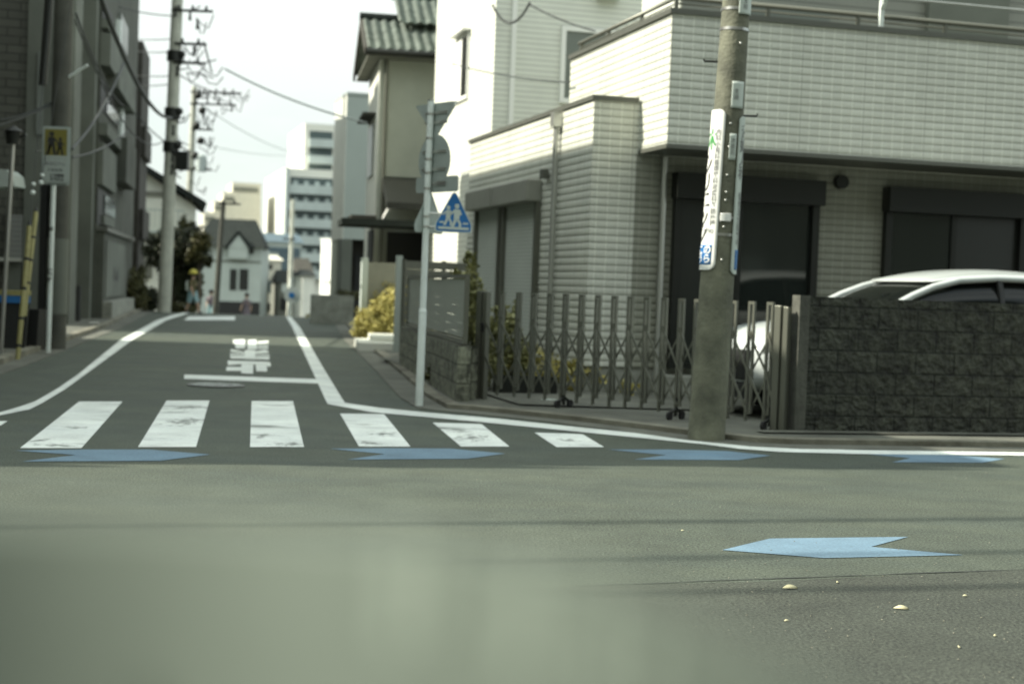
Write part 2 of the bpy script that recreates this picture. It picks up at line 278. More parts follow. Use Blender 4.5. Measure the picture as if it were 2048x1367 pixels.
# ------------------------------------------------------------------ mesh kit
class MB:
    def __init__(s): s.v = []; s.f = []; s.sm = []
    def add(s, vs, fs, smooth=False):
        o = len(s.v); s.v += [Vector(p) for p in vs]; s.f += [tuple(o+i for i in f) for f in fs]; s.sm += [smooth]*len(fs); return s
    def box(s, x0, x1, y0, y1, z0, z1):
        v = [(x0,y0,z0),(x1,y0,z0),(x1,y1,z0),(x0,y1,z0),(x0,y0,z1),(x1,y0,z1),(x1,y1,z1),(x0,y1,z1)]
        return s.add(v, [(3,2,1,0),(4,5,6,7),(0,1,5,4),(1,2,6,5),(2,3,7,6),(3,0,4,7)])
    def tube(s, pts, r, n=8, caps=True, r1=None):
        pts = [Vector(p) for p in pts]; k = len(pts); vs = []; fs = []
        for i,p in enumerate(pts):
            t = (pts[min(i+1,k-1)]-pts[max(i-1,0)]).normalized()
            a = t.orthogonal().normalized() if i==0 else (a-t*a.dot(t)).normalized()
            b = t.cross(a); rr = r if r1 is None else r+(r1-r)*i/(k-1)
            if isinstance(r,(list,tuple)): rr = r[i]
            for j in range(n):
                th = 2*math.pi*j/n; vs.append(p+(a*math.cos(th)+b*math.sin(th))*rr)
        for i in range(k-1):
            for j in range(n): fs.append((i*n+j, i*n+(j+1)%n, (i+1)*n+(j+1)%n, (i+1)*n+j))
        s.add(vs, fs, True)
        if caps: s.add(vs[:n], [tuple(range(n-1,-1,-1))]); s.add(vs[-n:], [tuple(range(n))])
        return s
    def bar(s, a, b, w, h, up=(0,0,1)):
        a = Vector(a); b = Vector(b); t = (b-a).normalized(); u = Vector(up); x = t.cross(u)
        if x.length < 1e-3: x = t.cross(Vector((0,1,0)))
        x.normalize(); y = x.cross(t); vs = []
        for p in (a,b):
            for dx,dy in ((-1,-1),(1,-1),(1,1),(-1,1)): vs.append(p+x*dx*w/2+y*dy*h/2)
        return s.add(vs, [(0,1,2,3),(7,6,5,4),(0,4,5,1),(1,5,6,2),(2,6,7,3),(3,7,4,0)])
    def prism(s, poly, origin, ax, ay, depth):
        """closed polygon in plane (ax, ay) from origin, extruded by vector depth"""
        o = Vector(origin); ax = Vector(ax); ay = Vector(ay); d = Vector(depth); n = len(poly)
        a = [o+ax*p[0]+ay*p[1] for p in poly]; vs = a+[p+d for p in a]
        return s.add(vs, [tuple(range(n)), tuple(range(2*n-1,n-1,-1))]+[(i,(i+1)%n,n+(i+1)%n,n+i) for i in range(n)])
    def ball(s, c, r, n=10, sc=(1,1,1)):
        c = Vector(c); vs = []; fs = []
        for i in range(n+1):
            ph = math.pi*i/n
            for j in range(n*2):
                th = math.pi*j/n; vs.append(c+Vector((math.sin(ph)*math.cos(th)*sc[0],math.sin(ph)*math.sin(th)*sc[1],math.cos(ph)*sc[2]))*r)
        for i in range(n):
            for j in range(n*2): k=(j+1)%(n*2); fs.append((i*n*2+j,(i+1)*n*2+j,(i+1)*n*2+k,i*n*2+k))
        return s.add(vs, fs, True)
    def build(s, name, m, parent=None, bevel=0):
        me = bpy.data.meshes.new(name); me.from_pydata([tuple(p) for p in s.v], [], s.f); me.validate(); 
        bm = bmesh.new(); bm.from_mesh(me); bmesh.ops.recalc_face_normals(bm, faces=bm.faces); bm.to_mesh(me); bm.free()
        if any(s.sm) and len(me.polygons) == len(s.sm):
            me.polygons.foreach_set('use_smooth', s.sm)
        me.materials.append(m if not isinstance(m,str) else M[m]); o = bpy.data.objects.new(name, me); COL.objects.link(o)
        if parent: o.parent = parent
        if bevel:
            b = o.modifiers.new('b','BEVEL'); b.width = bevel; b.segments = 2; b.limit_method = 'ANGLE'
        return o
def tag(o, label=None, cat=None, group=None, kind=None):
    if label: o['label'] = label
    if cat: o['category'] = cat
    if group: o['group'] = group
    if kind: o['kind'] = kind
    return o
def empty(name, loc, rz, label, cat, group=None):
    o = bpy.data.objects.new(name, None); COL.objects.link(o); o.location = loc; o.rotation_euler = (0,0,rz); o.empty_display_size = .2
    return tag(o, label, cat, group)
def sheet(name, poly, m, zoff, label=None, cat=None, group=None, kind=None, parent=None):
    """flat sheet following the ground profile"""
    bm = bmesh.new(); polys = poly if isinstance(poly[0][0],(list,tuple,Vector)) else [poly]
    for pl in polys:
        vs = [bm.verts.new((p[0],p[1],0)) for p in pl]; bm.faces.new(vs)
    for y,_ in KN[1:-1]:
        bmesh.ops.bisect_plane(bm, geom=bm.verts[:]+bm.edges[:]+bm.faces[:], plane_co=(0,y,0), plane_no=(0,1,0))
    bmesh.ops.triangulate(bm, faces=bm.faces[:])
    for v in bm.verts: v.co.z = zg(v.co.y)+zoff
    bmesh.ops.recalc_face_normals(bm, faces=bm.faces)
    for f in bm.faces:
        f.normal_update()
        if f.normal.z < 0: f.normal_flip()
    me = bpy.data.meshes.new(name); bm.to_mesh(me); bm.free(); me.materials.append(M[m]); o = bpy.data.objects.new(name, me); COL.objects.link(o)
    if parent: o.parent = parent
    return tag(o, label, cat, group, kind)
def gpoly(pts): return [tuple(gp(u,v)) for u,v in pts]
def text(body, size, m, name, parent, mapf, off=.0, spacing=1.0, align='CENTER', line=1.0):
    """lettering as a mesh; mapf sends flat (x, y) to 3D"""
    c = bpy.data.curves.new('t','FONT'); c.body = body; c.size = size; c.align_x = align; c.align_y = 'CENTER'; c.offset = off; c.space_character = spacing; c.space_line = line
    o = bpy.data.objects.new('t', c); COL.objects.link(o); bpy.context.view_layer.update()
    me = bpy.data.meshes.new_from_object(o.evaluated_get(bpy.context.evaluated_depsgraph_get())); bpy.data.objects.remove(o)
    for v in me.vertices: v.co = Vector(mapf(v.co.x, v.co.y))
    me.name = name; me.materials.clear(); me.materials.append(M[m]); ob = bpy.data.objects.new(name, me); COL.objects.link(ob); ob.parent = parent
    return ob
def vtext(s): return '\n'.join(s)
def foliage(name, blobs, n, size, m, parent=None, up=.3, seed=1):
    rnd = random.Random(seed); vs = []; fs = []
    tot = sum(b[3]*b[4]*b[5] for b in blobs)
    for (cx,cy,cz,rx,ry,rz) in blobs:
        k = int(n*rx*ry*rz/tot)+8
        tw = [Vector((rnd.gauss(0,1),rnd.gauss(0,1),rnd.gauss(0,1))).normalized()*rnd.uniform(.45,1.05) for _ in range(max(6,k//28))]
        for i in range(k):
            c = rnd.choice(tw)+Vector((rnd.gauss(0,.13),rnd.gauss(0,.13),rnd.gauss(0,.13)))
            p = Vector((cx+c.x*rx, cy+c.y*ry, cz+c.z*rz)); a = Vector((rnd.gauss(0,1),rnd.gauss(0,1),rnd.gauss(up,1))).normalized()
            b = a.orthogonal().normalized(); b = Matrix.Rotation(rnd.uniform(0,6.28),3,a)@b; c2 = a.cross(b); s = size*rnd.uniform(.6,1.35)
            o = len(vs); vs += [p-b*s, p+c2*s*.42+a*s*.1, p+b*s, p-c2*s*.42+a*s*.1]; fs.append((o,o+1,o+2,o+3))
    me = bpy.data.meshes.new(name); me.from_pydata([tuple(v) for v in vs],[],fs); me.materials.append(M[m]); o = bpy.data.objects.new(name, me); COL.objects.link(o)
    if parent: o.parent = parent
    return o
def cable(a, b, sag, r=.012, n=14):
    a = Vector(a); b = Vector(b); pts = []
    for i in range(n+1):
        t = i/n; p = a.lerp(b,t); p.z -= sag*4*t*(1-t); pts.append(p)
    return pts

# ================================================================== SETTING
ys = [k[0] for k in KN]
g = MB()
gv = [(x,y,zg(y)-.03) for y in ys for x in (-900,900)]
g.add(gv, [(2*i,2*i+1,2*i+3,2*i+2) for i in range(len(ys)-1)]); tag(g.build('ground','ground'), kind='structure')
KR = [(640,640),(690,680),(752,742),(800,795),(838,818),(900,824),(1000,834),(1100,845),(1240,862),(1380,881),(1500,893),(1600,898),(1800,901),(2048,904)]
kr = gpoly(KR); kr[0] = (-6.6,52.0,0); lastk = kr[-1]; kend = (lastk[0]+EE.x*40, lastk[1]+EE.y*40, 0)
kr = [(-14.6,100,0)]+kr+[kend]
kl = [(-16.5,100,0),(-12.2,52,0)]+gpoly([(242,656),(190,676),(100,712),(40,736),(0,750),(-60,770)])
c0 = kl[-1]; kl = kl[:-1]+[c0]+[(c0[0]-1.6,c0[1]-2.2,0),(c0[0]-6,c0[1]-4.6,0),(c0[0]-45,c0[1]-15.5,0)]
road = kl+[(-70,-30,0),(80,-30,0)]+list(reversed(kr))
sheet('road', [(p[0],p[1]) for p in road], 'asphalt', 0, kind='structure')
# older, rougher asphalt this side of the seam
q0 = gp(2048,1139); q1 = gp(1510,1163); q2 = gp(1150,1172)
d = (Vector(q0)-Vector(q2)).normalized()
sheet('road_patch', [tuple(Vector(q2)-d*16)[:2], tuple(q2)[:2], tuple(q1)[:2], tuple(q0)[:2], tuple(Vector(q0)+d*12)[:2], (14,-6), (-14,-6)], 'asphalt_old', .0015, kind='structure')
# seam, a tarred crack
sp = [(q1.x-1.2,q1.y-.06)]; sp2 = []
rs = random.Random(3); pts = []
for i in range(60):
    t = i/59; p = Vector(q2).lerp(Vector(q0)+d*5, t); pts.append((p.x, p.y+rs.uniform(-.006,.006), rs.uniform(.002,.006)))
sheet('road_seam', [(x,y+w+.003) for x,y,w in pts]+[(x,y-w) for x,y,w in reversed(pts)], 'black', .003, kind='structure')
# concrete gutter, kerb and pavement strip on the right
def offset(line, dd):
    o = []
    for i,p in enumerate(line):
        a = Vector(line[max(i-1,0)][:2]); b = Vector(line[min(i+1,len(line)-1)][:2]); t = (b-a).normalized(); o.append((p[0]-t.y*dd, p[1]+t.x*dd))
    return o
def strip(name, line, d0, d1, z0, z1, m, zb=-.05):
    a = offset(line,d0); b = offset(line,d1); mb = MB(); vs = []
    for (p,q) in zip(a,b):
        za = zg(p[1]); vs += [(p[0],p[1],za+zb),(p[0],p[1],za+z0),(q[0],q[1],za+z1),(q[0],q[1],za+zb)]
    fs = []
    for i in range(len(a)-1):
        for k in range(3): fs.append((4*i+k,4*i+k+1,4*i+4+k+1,4*i+4+k))
    fs += [(0,1,2,3),(4*len(a)-4,4*len(a)-3,4*len(a)-2,4*len(a)-1)]
    mb.add(vs,fs); return tag(mb.build(name,m),kind='structure')
def refine(line, step=1.0):
    o = []
    for a,b in zip(line,line[1:]):
        n = max(1,int((Vector(b[:2])-Vector(a[:2])).length/step))
        for i in range(n): o.append(tuple(Vector((a[0],a[1],0)).lerp(Vector((b[0],b[1],0)), i/n)))
    o.append(line[-1]); return o
krr = refine(kr)
strip('gutter', krr, .0, .30, .010, .012, 'pavement')
strip('kerb', krr, .301, .43, .055, .06, 'kerb')
strip('pavement', krr, .431, 5.5, .05, .055, 'pavement')
klr = refine(kl[:9])
strip('gutter', klr, -.30, 0, .012, .010, 'pavement')
strip('kerb', klr, -.43, -.301, .09, .085, 'kerb')
strip('pavement', klr, -6.0, -.431, .08, .08, 'pavement')

# ================================================================== ROAD MARKINGS
def marking(name, polys, m, z, label, cat, group=None): return sheet(name, [gpoly(p) for p in polys], m, z, label, cat, group)
RT = [(573,629),(576,633),(690,806),(760,817),(850,825),(1000,838),(1140,853),(1300,869),(1400,878),(1480,890),(1560,896),(1700,900),(2048,905),(2300,910)]
a = gpoly([(580,632),(600,655),(645,733),(690,806),(760,816),(850,825),(1000,838),(1140,853),(1300,869),(1400,878),(1480,890),(1560,896),(1700,900),(2048,905),(2300,909)])
b = gpoly([(571,632),(585,655),(626,745),(655,808),(740,824),(850,834),(1000,848),(1140,862),(1300,878),(1400,888),(1480,898),(1560,904),(1700,908),(2048,911),(2300,914)])
sheet('edge_line', [[a[i],a[i+1],b[i+1],b[i]] for i in range(len(a)-1)], 'paint_line', .005, 'white edge line running down the street and bending round the right corner below the gate', 'road line')
a = gpoly([(373,624),(345,630),(312,641),(242,679),(156,749),(110,780),(70,803),(35,815),(0,825),(-120,850)])
b = gpoly([(384,624),(362,631),(332,641),(266,679),(187,737),(128,780),(85,806),(59,819),(0,831),(-120,858)])
sheet('edge_line', [[a[i],a[i+1],b[i+1],b[i]] for i in range(len(a)-1)], 'paint_line', .005, 'white edge line curving along the left side of the street towards the crest', 'road line')
S = [[(-190,843),(15,842),(0,852),(-300,896)],[(158,803),(245,803),(163,896),(40,896)],[(333,801),(419,801),(392,894),(276,894)],[(503,802),(586,802),(608,894),(500,894)],
     [(680,827),(768,828),(821,893),(718,893)],[(865,845),(963,848),(1019,893),(922,893)],[(1069,865),(1165,868),(1208,894),(1113,894)]]
SL = ['white crosswalk stripe cut off by the left edge of the photo','long slanted crosswalk stripe, leftmost of the fully visible ones','crosswalk stripe with a big dark worn patch in its middle',
      'crosswalk stripe straight below the stop line, nearly upright','crosswalk stripe just right of the bend in the white edge line','crosswalk stripe with worn dark rows, second from the right end','smallest crosswalk stripe at the right end, near the gate']
for q,lb in zip(S,SL): marking('crosswalk_stripe',[q],'paint',.003,lb,'crosswalk stripe','stripes of the zebra crossing')
marking('stop_line',[[(369,749),(637,758),(641,767),(368,757.5)]],'paint_line',.003,'thin white stop line across the street above the manhole cover','stop line')
marking('stop_line',[[(378,632.5),(470,632.5),(470,640),(368,640)]],'paint_line',.003,'far white line across the street at the crest of the road','stop line')
def cpoly(pts): return [(360+x/6.4, 670+y/6.4) for x,y in pts]
CH = [
 [[(680,58),(835,55),(832,170),(715,172),(702,112),(682,104)],[(870,62),(975,56),(992,180),(862,186)],[(992,82),(1130,70),(1135,98),(998,112)],[(998,128),(1130,122),(1126,146),(998,148)],[(998,156),(1128,154),(1126,176),(996,176)],[(833,122),(864,122),(864,134),(833,134)]],
 [[(828,192),(966,192),(966,312),(826,306)],[(652,180),(826,216),(826,232),(648,210)],[(642,232),(826,238),(826,252),(640,250)],[(636,262),(826,262),(826,302),(650,300)],[(968,210),(1090,186),(1130,204),(1134,226),(968,236)],[(968,250),(1145,244),(1145,264),(968,262)],[(968,275),(1146,275),(1142,314),(968,308)]],
 [[(612,326),(1150,342),(1162,372),(1160,404),(1120,402),(1114,372),(786,372),(612,384)],[(598,404),(788,408),(788,458),(590,456)],[(786,374),(940,374),(934,496),(784,488)],[(966,374),(1112,374),(1116,466),(976,462)]]]
CHL = ['upper white road character, farthest from the stop line','middle white road character with bars left and right','lower white road character, closest to the stop line']
for c,lb in zip(CH,CHL): marking('road_character',[cpoly(q) for q in c],'paint_line',.003,lb,'road lettering','white stop lettering painted on the street')
AR = [([(31,901),(160,899),(300,899),(420,909),(320,921.5),(43,923),(152,910)],'blue road arrow pointing right below the leftmost crosswalk stripes'),
      ([(660,897.5),(780,896.5),(900,897),(1010,907),(935,917.5),(695,919),(770,908)],'blue road arrow pointing right under the middle crosswalk stripes'),
      ([(1216,899),(1340,899),(1453,902),(1541,911),(1477,920),(1268,919),(1332,910)],'blue road arrow pointing right just below the right utility pole'),
      ([(1726,907.5),(1813,908.5),(1904,910),(2010,917.5),(1966,925),(1784,924.5),(1821,916)],'small blue road arrow pointing right below the dark block wall'),
      ([(1444,1100),(1540,1077),(1817,1073.6),(1742,1093.5),(1927,1110),(1647,1116)],'large sharp blue road arrow pointing left in the foreground')]
for q,lb in AR: marking('blue_arrow',[q],'blue_paint',.003,lb,'road arrow','blue bicycle arrows on the asphalt')
# manhole cover
mc = gp(432,771); mh = empty('manhole_cover',(mc.x,mc.y,mc.z),0,'round iron manhole cover with a worn pale pattern below the stop line','manhole cover')
mb = MB(); mb.tube([(0,0,.002),(0,0,.012)],.33,32); mb.build('cover','manhole',mh)
mb = MB()
for i in range(-5,6):
    for j in range(-5,6):
        x,y = i*.055,j*.055
        if x*x+y*y < .078 and rs.random() < .8: mb.box(x-.021,x+.021,y-.019,y+.019,.0121,.018)
mb.build('pattern','manhole_pat',mh)
# small lid on the driveway
mc = gp(1098,812); lid = MB().tube([(mc.x,mc.y,.055),(mc.x,mc.y,.075)],.085,18).build('drain_lid','board_pale'); tag(lid,'small pale round drain lid on the concrete in front of the folding gate','drain lid')

# ================================================================== CORNER HOUSE (tiled, right)
B0 = (1.66,16.7,0)
hs = empty('corner_house',B0,HA,'large cream tiled two storey house with overhanging balcony at the right corner','house')
def hp(u,v,ax,off): return onp(u,v,B0,ax,off)
w = MB(); w.box(-.58,9.5,.92,6.95,.38,2.90); w.box(-.58,-.03,.9,.919,.38,2.90); w.box(-.58,-.43,.9,6.95,2.90,3.50); w.box(-.43,.0,.9,1.05,2.90,3.50); w.box(-.43,.3,6.80,6.95,2.90,3.50)
w.box(-.43,9.5,1.05,6.80,2.901,3.0); w.build('wall','tile',hs)
MB().box(-.029,9.5,.9,.9195,.38,2.899).build('porch_wall','tile_shade',hs)
MB().box(-.56,9.5,.93,6.93,-.1,.379).build('base','concrete',hs)
w = MB(); w.box(0,9.5,0,.15,2.95,4.40); w.box(0,.15,.15,3.73,2.95,4.40); w.build('balcony_wall','tile',hs)
MB().box(-.012,9.5,-.012,.898,2.90,2.949).build('balcony_soffit','coping',hs)
w = MB(); w.box(-.03,9.5,-.03,.18,4.401,4.46); w.box(-.03,.18,.181,3.75,4.401,4.46); w.build('coping','coping',hs)
w = MB(); w.box(-.61,-.40,.87,6.98,3.501,3.555); w.box(-.399,-.03,.87,1.08,3.501,3.555); w.build('coping','coping',hs)
# handrail of the balcony
w = MB(); w.tube([(.075,3.6,4.60),(.075,.075,4.60),(9.5,.075,4.60)],.030,8); w.tube([(.075,3.6,4.53),(.075,.075,4.53),(9.5,.075,4.53)],.012,6)
for x in (.075,1.2,2.35,3.5,4.65,5.8,6.9): w.box(x-.02,x+.02,.06,.10,4.461,4.60)
for y in (1.2,2.4,3.5): w.box(.06,.10,y-.02,y+.02,4.461,4.60)
w.build('handrail','bronze',hs)
# laundry pole brackets with poles
for x in (2.62,5.02):
    br = MB(); br.bar((x,.03,4.47),(x,.02,4.78),.05,.04); br.bar((x,.02,4.68),(x-.12,-.42,4.90),.05,.03); 
    for k in range(4): t = .25+k*.2; br.tube([(x-.12*t,.02-.44*t,4.68+.22*t-.02),(x-.12*t,.02-.44*t,4.68+.22*t+.055)],.022,8)
    br.build('laundry_bracket','white_steel',hs)
for k,(y,z) in enumerate(((-.12,4.78),(-.33,4.90))):
    tag(MB().tube([(1.2,y,z),(7.4,y,z+.02)],.014,8).build('laundry_pole','alu',hs))
# upper floor
yb_ = hp(1286,5,'x',.86).y
w = MB(); w.box(.86,9.5,1.9,yb_,3.0,7.0); w.build('upper_wall','brown_siding',hs)
MB().box(.842,.859,1.92,yb_-.02,3.0,7.0).build('side_cladding','siding',hs)
w = MB(); w.box(4.3,5.5,1.80,1.898,3.1,6.4); w.build('side_panel','apt_pale',hs)
w = MB(); w.box(1.5,2.9,1.86,1.898,3.1,5.0); w.build('balcony_door','glass_grey',hs)
# shutters on the street side
for (y0,y1) in ((2.96,4.62),(4.82,6.23)):
    bx = MB().box(-.80,-.582,y0-.06,y1+.06,2.40,2.69).build('shutter_box','shutter_box',hs,bevel=.02)
    MB().box(-.60,-.582,y0+.06,y1-.06,.55,2.399).build('shutter','shutter',hs)
    f = MB(); f.box(-.65,-.582,y0-.04,y0+.06,.50,2.399); f.box(-.65,-.582,y1-.06,y1+.04,.50,2.399); f.box(-.66,-.582,y0+.061,y1-.061,.47,.549); f.build('shutter_frame','bronze',hs)
# downpipes
dpz = MB().tube([(-.64,2.19,3.42),(-.64,2.19,.05)],.035,10); dpz.box(-.70,-.582,2.12,2.26,3.30,3.48)
for z in (2.2,1.2): dpz.box(-.67,-.582,2.17,2.21,z,z+.03)
dpz.build('downpipe','alu',hs)
dpz = MB().tube([(.31,.84,2.88),(.31,.84,.0)],.034,10)
for z in (2.3,1.4,.6): dpz.box(.29,.33,.84,.898,z,z+.03)
dpz.build('downpipe','alu',hs)
MB().tube([(-.582,2.65,2.73),(-.66,2.65,2.73)],.05,12).box(-.68,-.60,2.58,2.72,2.68,2.80).build('vent_cap','coping',hs)
MB().tube([(2.63,.898,2.71),(2.63,.80,2.71)],.085,16).build('vent_cap','bronze_dark',hs)
# porch doors: frame, shutter box and glass
def gdoor(x0,x1,z0,ztop,split,glass_l,glass_r):
    bx = MB().box(x0-.02,x1+.02,.70,.898,ztop-.28,ztop+.02).build('shutter_box','bronze_dark',hs)
    dr = MB(); dr.box(x0,x0+.09,.80,.898,z0,ztop-.281); dr.box(x1-.09,x1,.80,.898,z0,ztop-.281); dr.box(x0+.091,x1-.091,.80,.898,z0,z0+.06); dr.box(split-.035,split+.035,.83,.898,z0+.061,ztop-.282)
    d = dr.build('window_frame','bronze_dark',hs)
    MB().box(x0+.092,split-.036,.86,.897,z0+.062,ztop-.283).build('pane',glass_l,d); MB().box(split+.036,x1-.092,.87,.897,z0+.062,ztop-.283).build('pane',glass_r,d)
gdoor(.45,2.34,.38,2.68,1.30,'screen','glass'); gdoor(3.25,5.25,.38,2.66,4.22,'glass','screen')
MB().box(.3,2.6,.45,.90,.0,.30).build('porch_step','concrete',hs)
# driveway slab between gate and house
sheet('driveway', [tuple((Vector(B0)+EE*x+SS*y))[:2] for x,y in ((-1.9,-1.0),(9.5,-3.2),(9.5,1.2),(-.8,1.2),(-.8,7),(-1.9,7))], 'pavement', .07, kind='structure')

# ================================================================== DARK BLOCK WALL (right)
wA = gp(1588,874); wB = gp(2048,879); dW = Vector((wB.x-wA.x,wB.y-wA.y,0)); aw = math.atan2(dW.y,dW.x)
bw = empty('block_wall',(wA.x,wA.y,0),aw,'low wall of dark split face blocks in front of the white car','wall')
MB().box(.105,9,0,.15,-.05,1.285).build('wall','block',bw)
mb = MB().box(0,.102,-.004,.155,-.05,1.292); mb.build('end_pier','pier_dark',bw)
sheet('gutter_cover', [tuple(Vector((wA.x,wA.y,0))+dW.normalized()*t+Vector((-dW.y,dW.x,0)).normalized()*o)[:2] for t,o in ((-.4,-.02),(9,-.02),(9,-.22),(-.4,-.22))], 'pavement', .066, kind='structure')

# ================================================================== FOLDING GATE
gA = gp(958,806); gB = gp(1562,872); gA.z = gB.z = .06; gd = gB-gA; gl = gd.length; ga = math.atan2(gd.y,gd.x)
gt = empty('folding_gate',tuple(gA),ga,'bronze aluminium folding lattice gate closed across the driveway','gate')
def post(x0,h,name='post'):
    p = MB(); p.box(x0-.075,x0-.008,-.05,.05,-.05,h); p.box(x0+.008,x0+.06,-.035,.035,-.05,h-.01); p.box(x0-.012,x0+.012,-.02,.02,0,h-.02)
    return p.build('post','bronze',gt,bevel=.004)
post(.03,1.16); post(gl-.02,1.13)
MB().tube([(.06,-.051,.80),(.06,-.075,.80)],.018,12).box(.045,.075,-.06,-.05,.72,.79).build('latch','black',gt)
us = [1000,1034,1064,1096,1127.5,1159.5,1192,1225,1257,1290,1325,1359,1391,1427,1464,1500,1537]
xs = []
for u in us:
    g_ = Vector((math.cos(ga+math.pi/2),math.sin(ga+math.pi/2),0)); dr = ray(u,720); t = (gA-O0).dot(g_)/dr.dot(g_); P_ = O0+dr*t; xs.append((P_-gA).dot(gd.normalized()))
ph = 1.13
for i,x in enumerate(xs):
    p = MB(); p.box(x-.034,x-.014,-.016,.016,.05,ph); p.box(x+.014,x+.034,-.016,.016,.12,ph); p.box(x-.034,x+.034,-.0165,.0165,ph+.001,ph+.03)
    for z in (.86,.50,.14): p.box(x-.014,x+.014,-.012,.012,z-.025,z+.025)
    p.build('upright','bronze',gt)
    xn = xs[i+1] if i+1 < len(xs) else gl-.06
    xp = xs[i-1] if i else .06
    for (z0,z1,k) in ((.86,.50,0),(.50,.14,0)):
        if i == 0: MB().bar((xp,-.024,z0),(x,-.024,z1),.008,.022).build('lattice_bar','bronze',gt)
        MB().bar((x,-.024,z0),(xn,-.024,z1),.008,.022).build('lattice_bar','bronze',gt)
        MB().bar((x,.024,z1),(xn,.024,z0),.008,.018).build('lattice_bar','bronze',gt)
for x in (xs[4]+.02,xs[11]-.02,xs[16]+.04):
    c = MB(); c.box(x-.012,x+.012,-.012,.012,.02,.20)
    for dy in (-.09,.09): c.bar((x,0,.10),(x,dy,.05),.03,.02)
    c = c.build('caster','bronze_dark',gt)
    for dy in (-.10,.10): MB().tube([(x-.012,dy,.03),(x+.014,dy,.03)],.042,14).build('wheel','rubber',c)

# ================================================================== LOUVRE FENCE ON LOW WALL
fN = gp(912,812); fF = gp(802,738); fd = Vector((fN.x-fF.x,fN.y-fF.y,0)); fa = math.atan2(fd.y,fd.x); fl = fd.length
fw = empty('low_block_wall',(fF.x,fF.y,zg(fF.y)),fa,'low grey block wall under the louvre fence beside the sign pole','wall')
w = MB(); w.box(-.3,fl,0,.14,-.1,.60); w.build('wall','block_grey',fw)
dg = (gA-Vector((fN.x,fN.y,0))); dl = math.hypot(dg.x,dg.y)-.06; ag = math.atan2(dg.y,dg.x)-fa
ca,sa = math.cos(ag),math.sin(ag)
w = MB(); v = [(fl+.001,.0),(fl+.001+ca*dl,sa*dl),(fl+.001+ca*dl-sa*.14,sa*dl+ca*.14),(fl+.001,.14)]
w.add([(x,y,z) for z in (-.1,.58) for x,y in v],[(3,2,1,0),(4,5,6,7),(0,1,5,4),(1,2,6,5),(2,3,7,6),(3,0,4,7)]); w.build('return_wall','block_grey',fw)
lf = empty('louvre_fence',(fF.x,fF.y,zg(fF.y)),fa,'bronze louvred fence panel on the low grey block wall','fence')
w = MB()
for k in range(24): z = .68+k*.026; w.add([(.04,.09,z),(fl-.04,.09,z),(fl-.04,.065,z+.022),(.04,.065,z+.022),(.04,.086,z-.004),(fl-.04,.086,z-.004),(fl-.04,.06,z+.018),(.04,.06,z+.018)],[(0,1,2,3),(7,6,5,4),(0,4,5,1),(2,6,7,3),(1,5,6,2),(0,3,7,4)])
w.build('louvre_panel','louvre',lf)
w = MB(); w.box(0,fl,.05,.10,1.311,1.35); w.box(0,fl,.05,.10,.62,.66)
for x in (0,fl-.04): w.box(x,x+.04,.05,.10,.661,1.31)
w.build('frame','bronze',lf)
for t in (.3,.62): MB().box(fl*t-.025,fl*t+.025,.102,.15,.60,1.31).build('post','bronze',lf)
# taller board fence behind
f2 = empty('board_fence',tuple(dp(806,640,23.5)*1) if False else (dp(806,640,24.0).x,24.0,.05),HA,'taller taupe horizontal board fence behind the louvre fence','fence')
w = MB(); 
for k in range(9): w.box(0,1.35,0,.03,.35+k*.14,.475+k*.14)
w.build('boards','tan',f2); w = MB()
for x in (0,.66,1.32): w.box(x-.03,x+.03,.031,.09,0,1.62)
w.build('post','bronze',f2)

# ================================================================== SIGN POLE (right)
sp = gp(838,813); tp = dp(862,203,sp.y); sg = empty('sign_pole',(sp.x,sp.y,.0),0,'white steel sign pole with three sign backs and a blue pedestrian sign','sign pole')
top = Vector((tp.x-sp.x,0,tp.z)); 
def pp(v): 
    t = (813-v)/(813-203.0); return top*t
def at(v): return pp(v)
MB().tube([(0,0,0),tuple(top*.315)],.041,16).tube([tuple(top*.312),tuple(top*.325)],.044,16,r1=.033).tube([tuple(top*.322),tuple(top)],.034,16).build('pole','white_steel',sg)
MB().tube([tuple(top),tuple(top*1.006)],.036,16).build('cap','alu',sg)
PXM = FPX/sp.y
def plate(name, poly, m, ang, off, th=.004, back=None):
    """poly in metres relative to pole axis at given point list [(x,z)], rotated by ang about the pole"""
    ax = Vector((math.cos(ang),math.sin(ang),0)); n = Vector((math.sin(ang),-math.cos(ang),0))
    return MB().prism(poly, n*off, ax, Vector((0,0,1)), n*th).build(name, m, sg, bevel=.001)
def arc(cx,cz,r,n=36): return [(cx+r*math.cos(2*math.pi*i/n),cz+r*math.sin(2*math.pi*i/n)) for i in range(n)]
def rounded(poly, r, n=5):
    o = []; k = len(poly)
    for i in range(k):
        p = Vector((*poly[i],0)); a = (Vector((*poly[i-1],0))-p).normalized(); b = (Vector((*poly[(i+1)%k],0))-p).normalized()
        A = p+a*r; Bq = p+b*r
        for j in range(n+1): t = j/n; q = A*(1-t)**2+p*2*t*(1-t)+Bq*t*t; o.append((q.x,q.y))
    return o
ra = math.radians
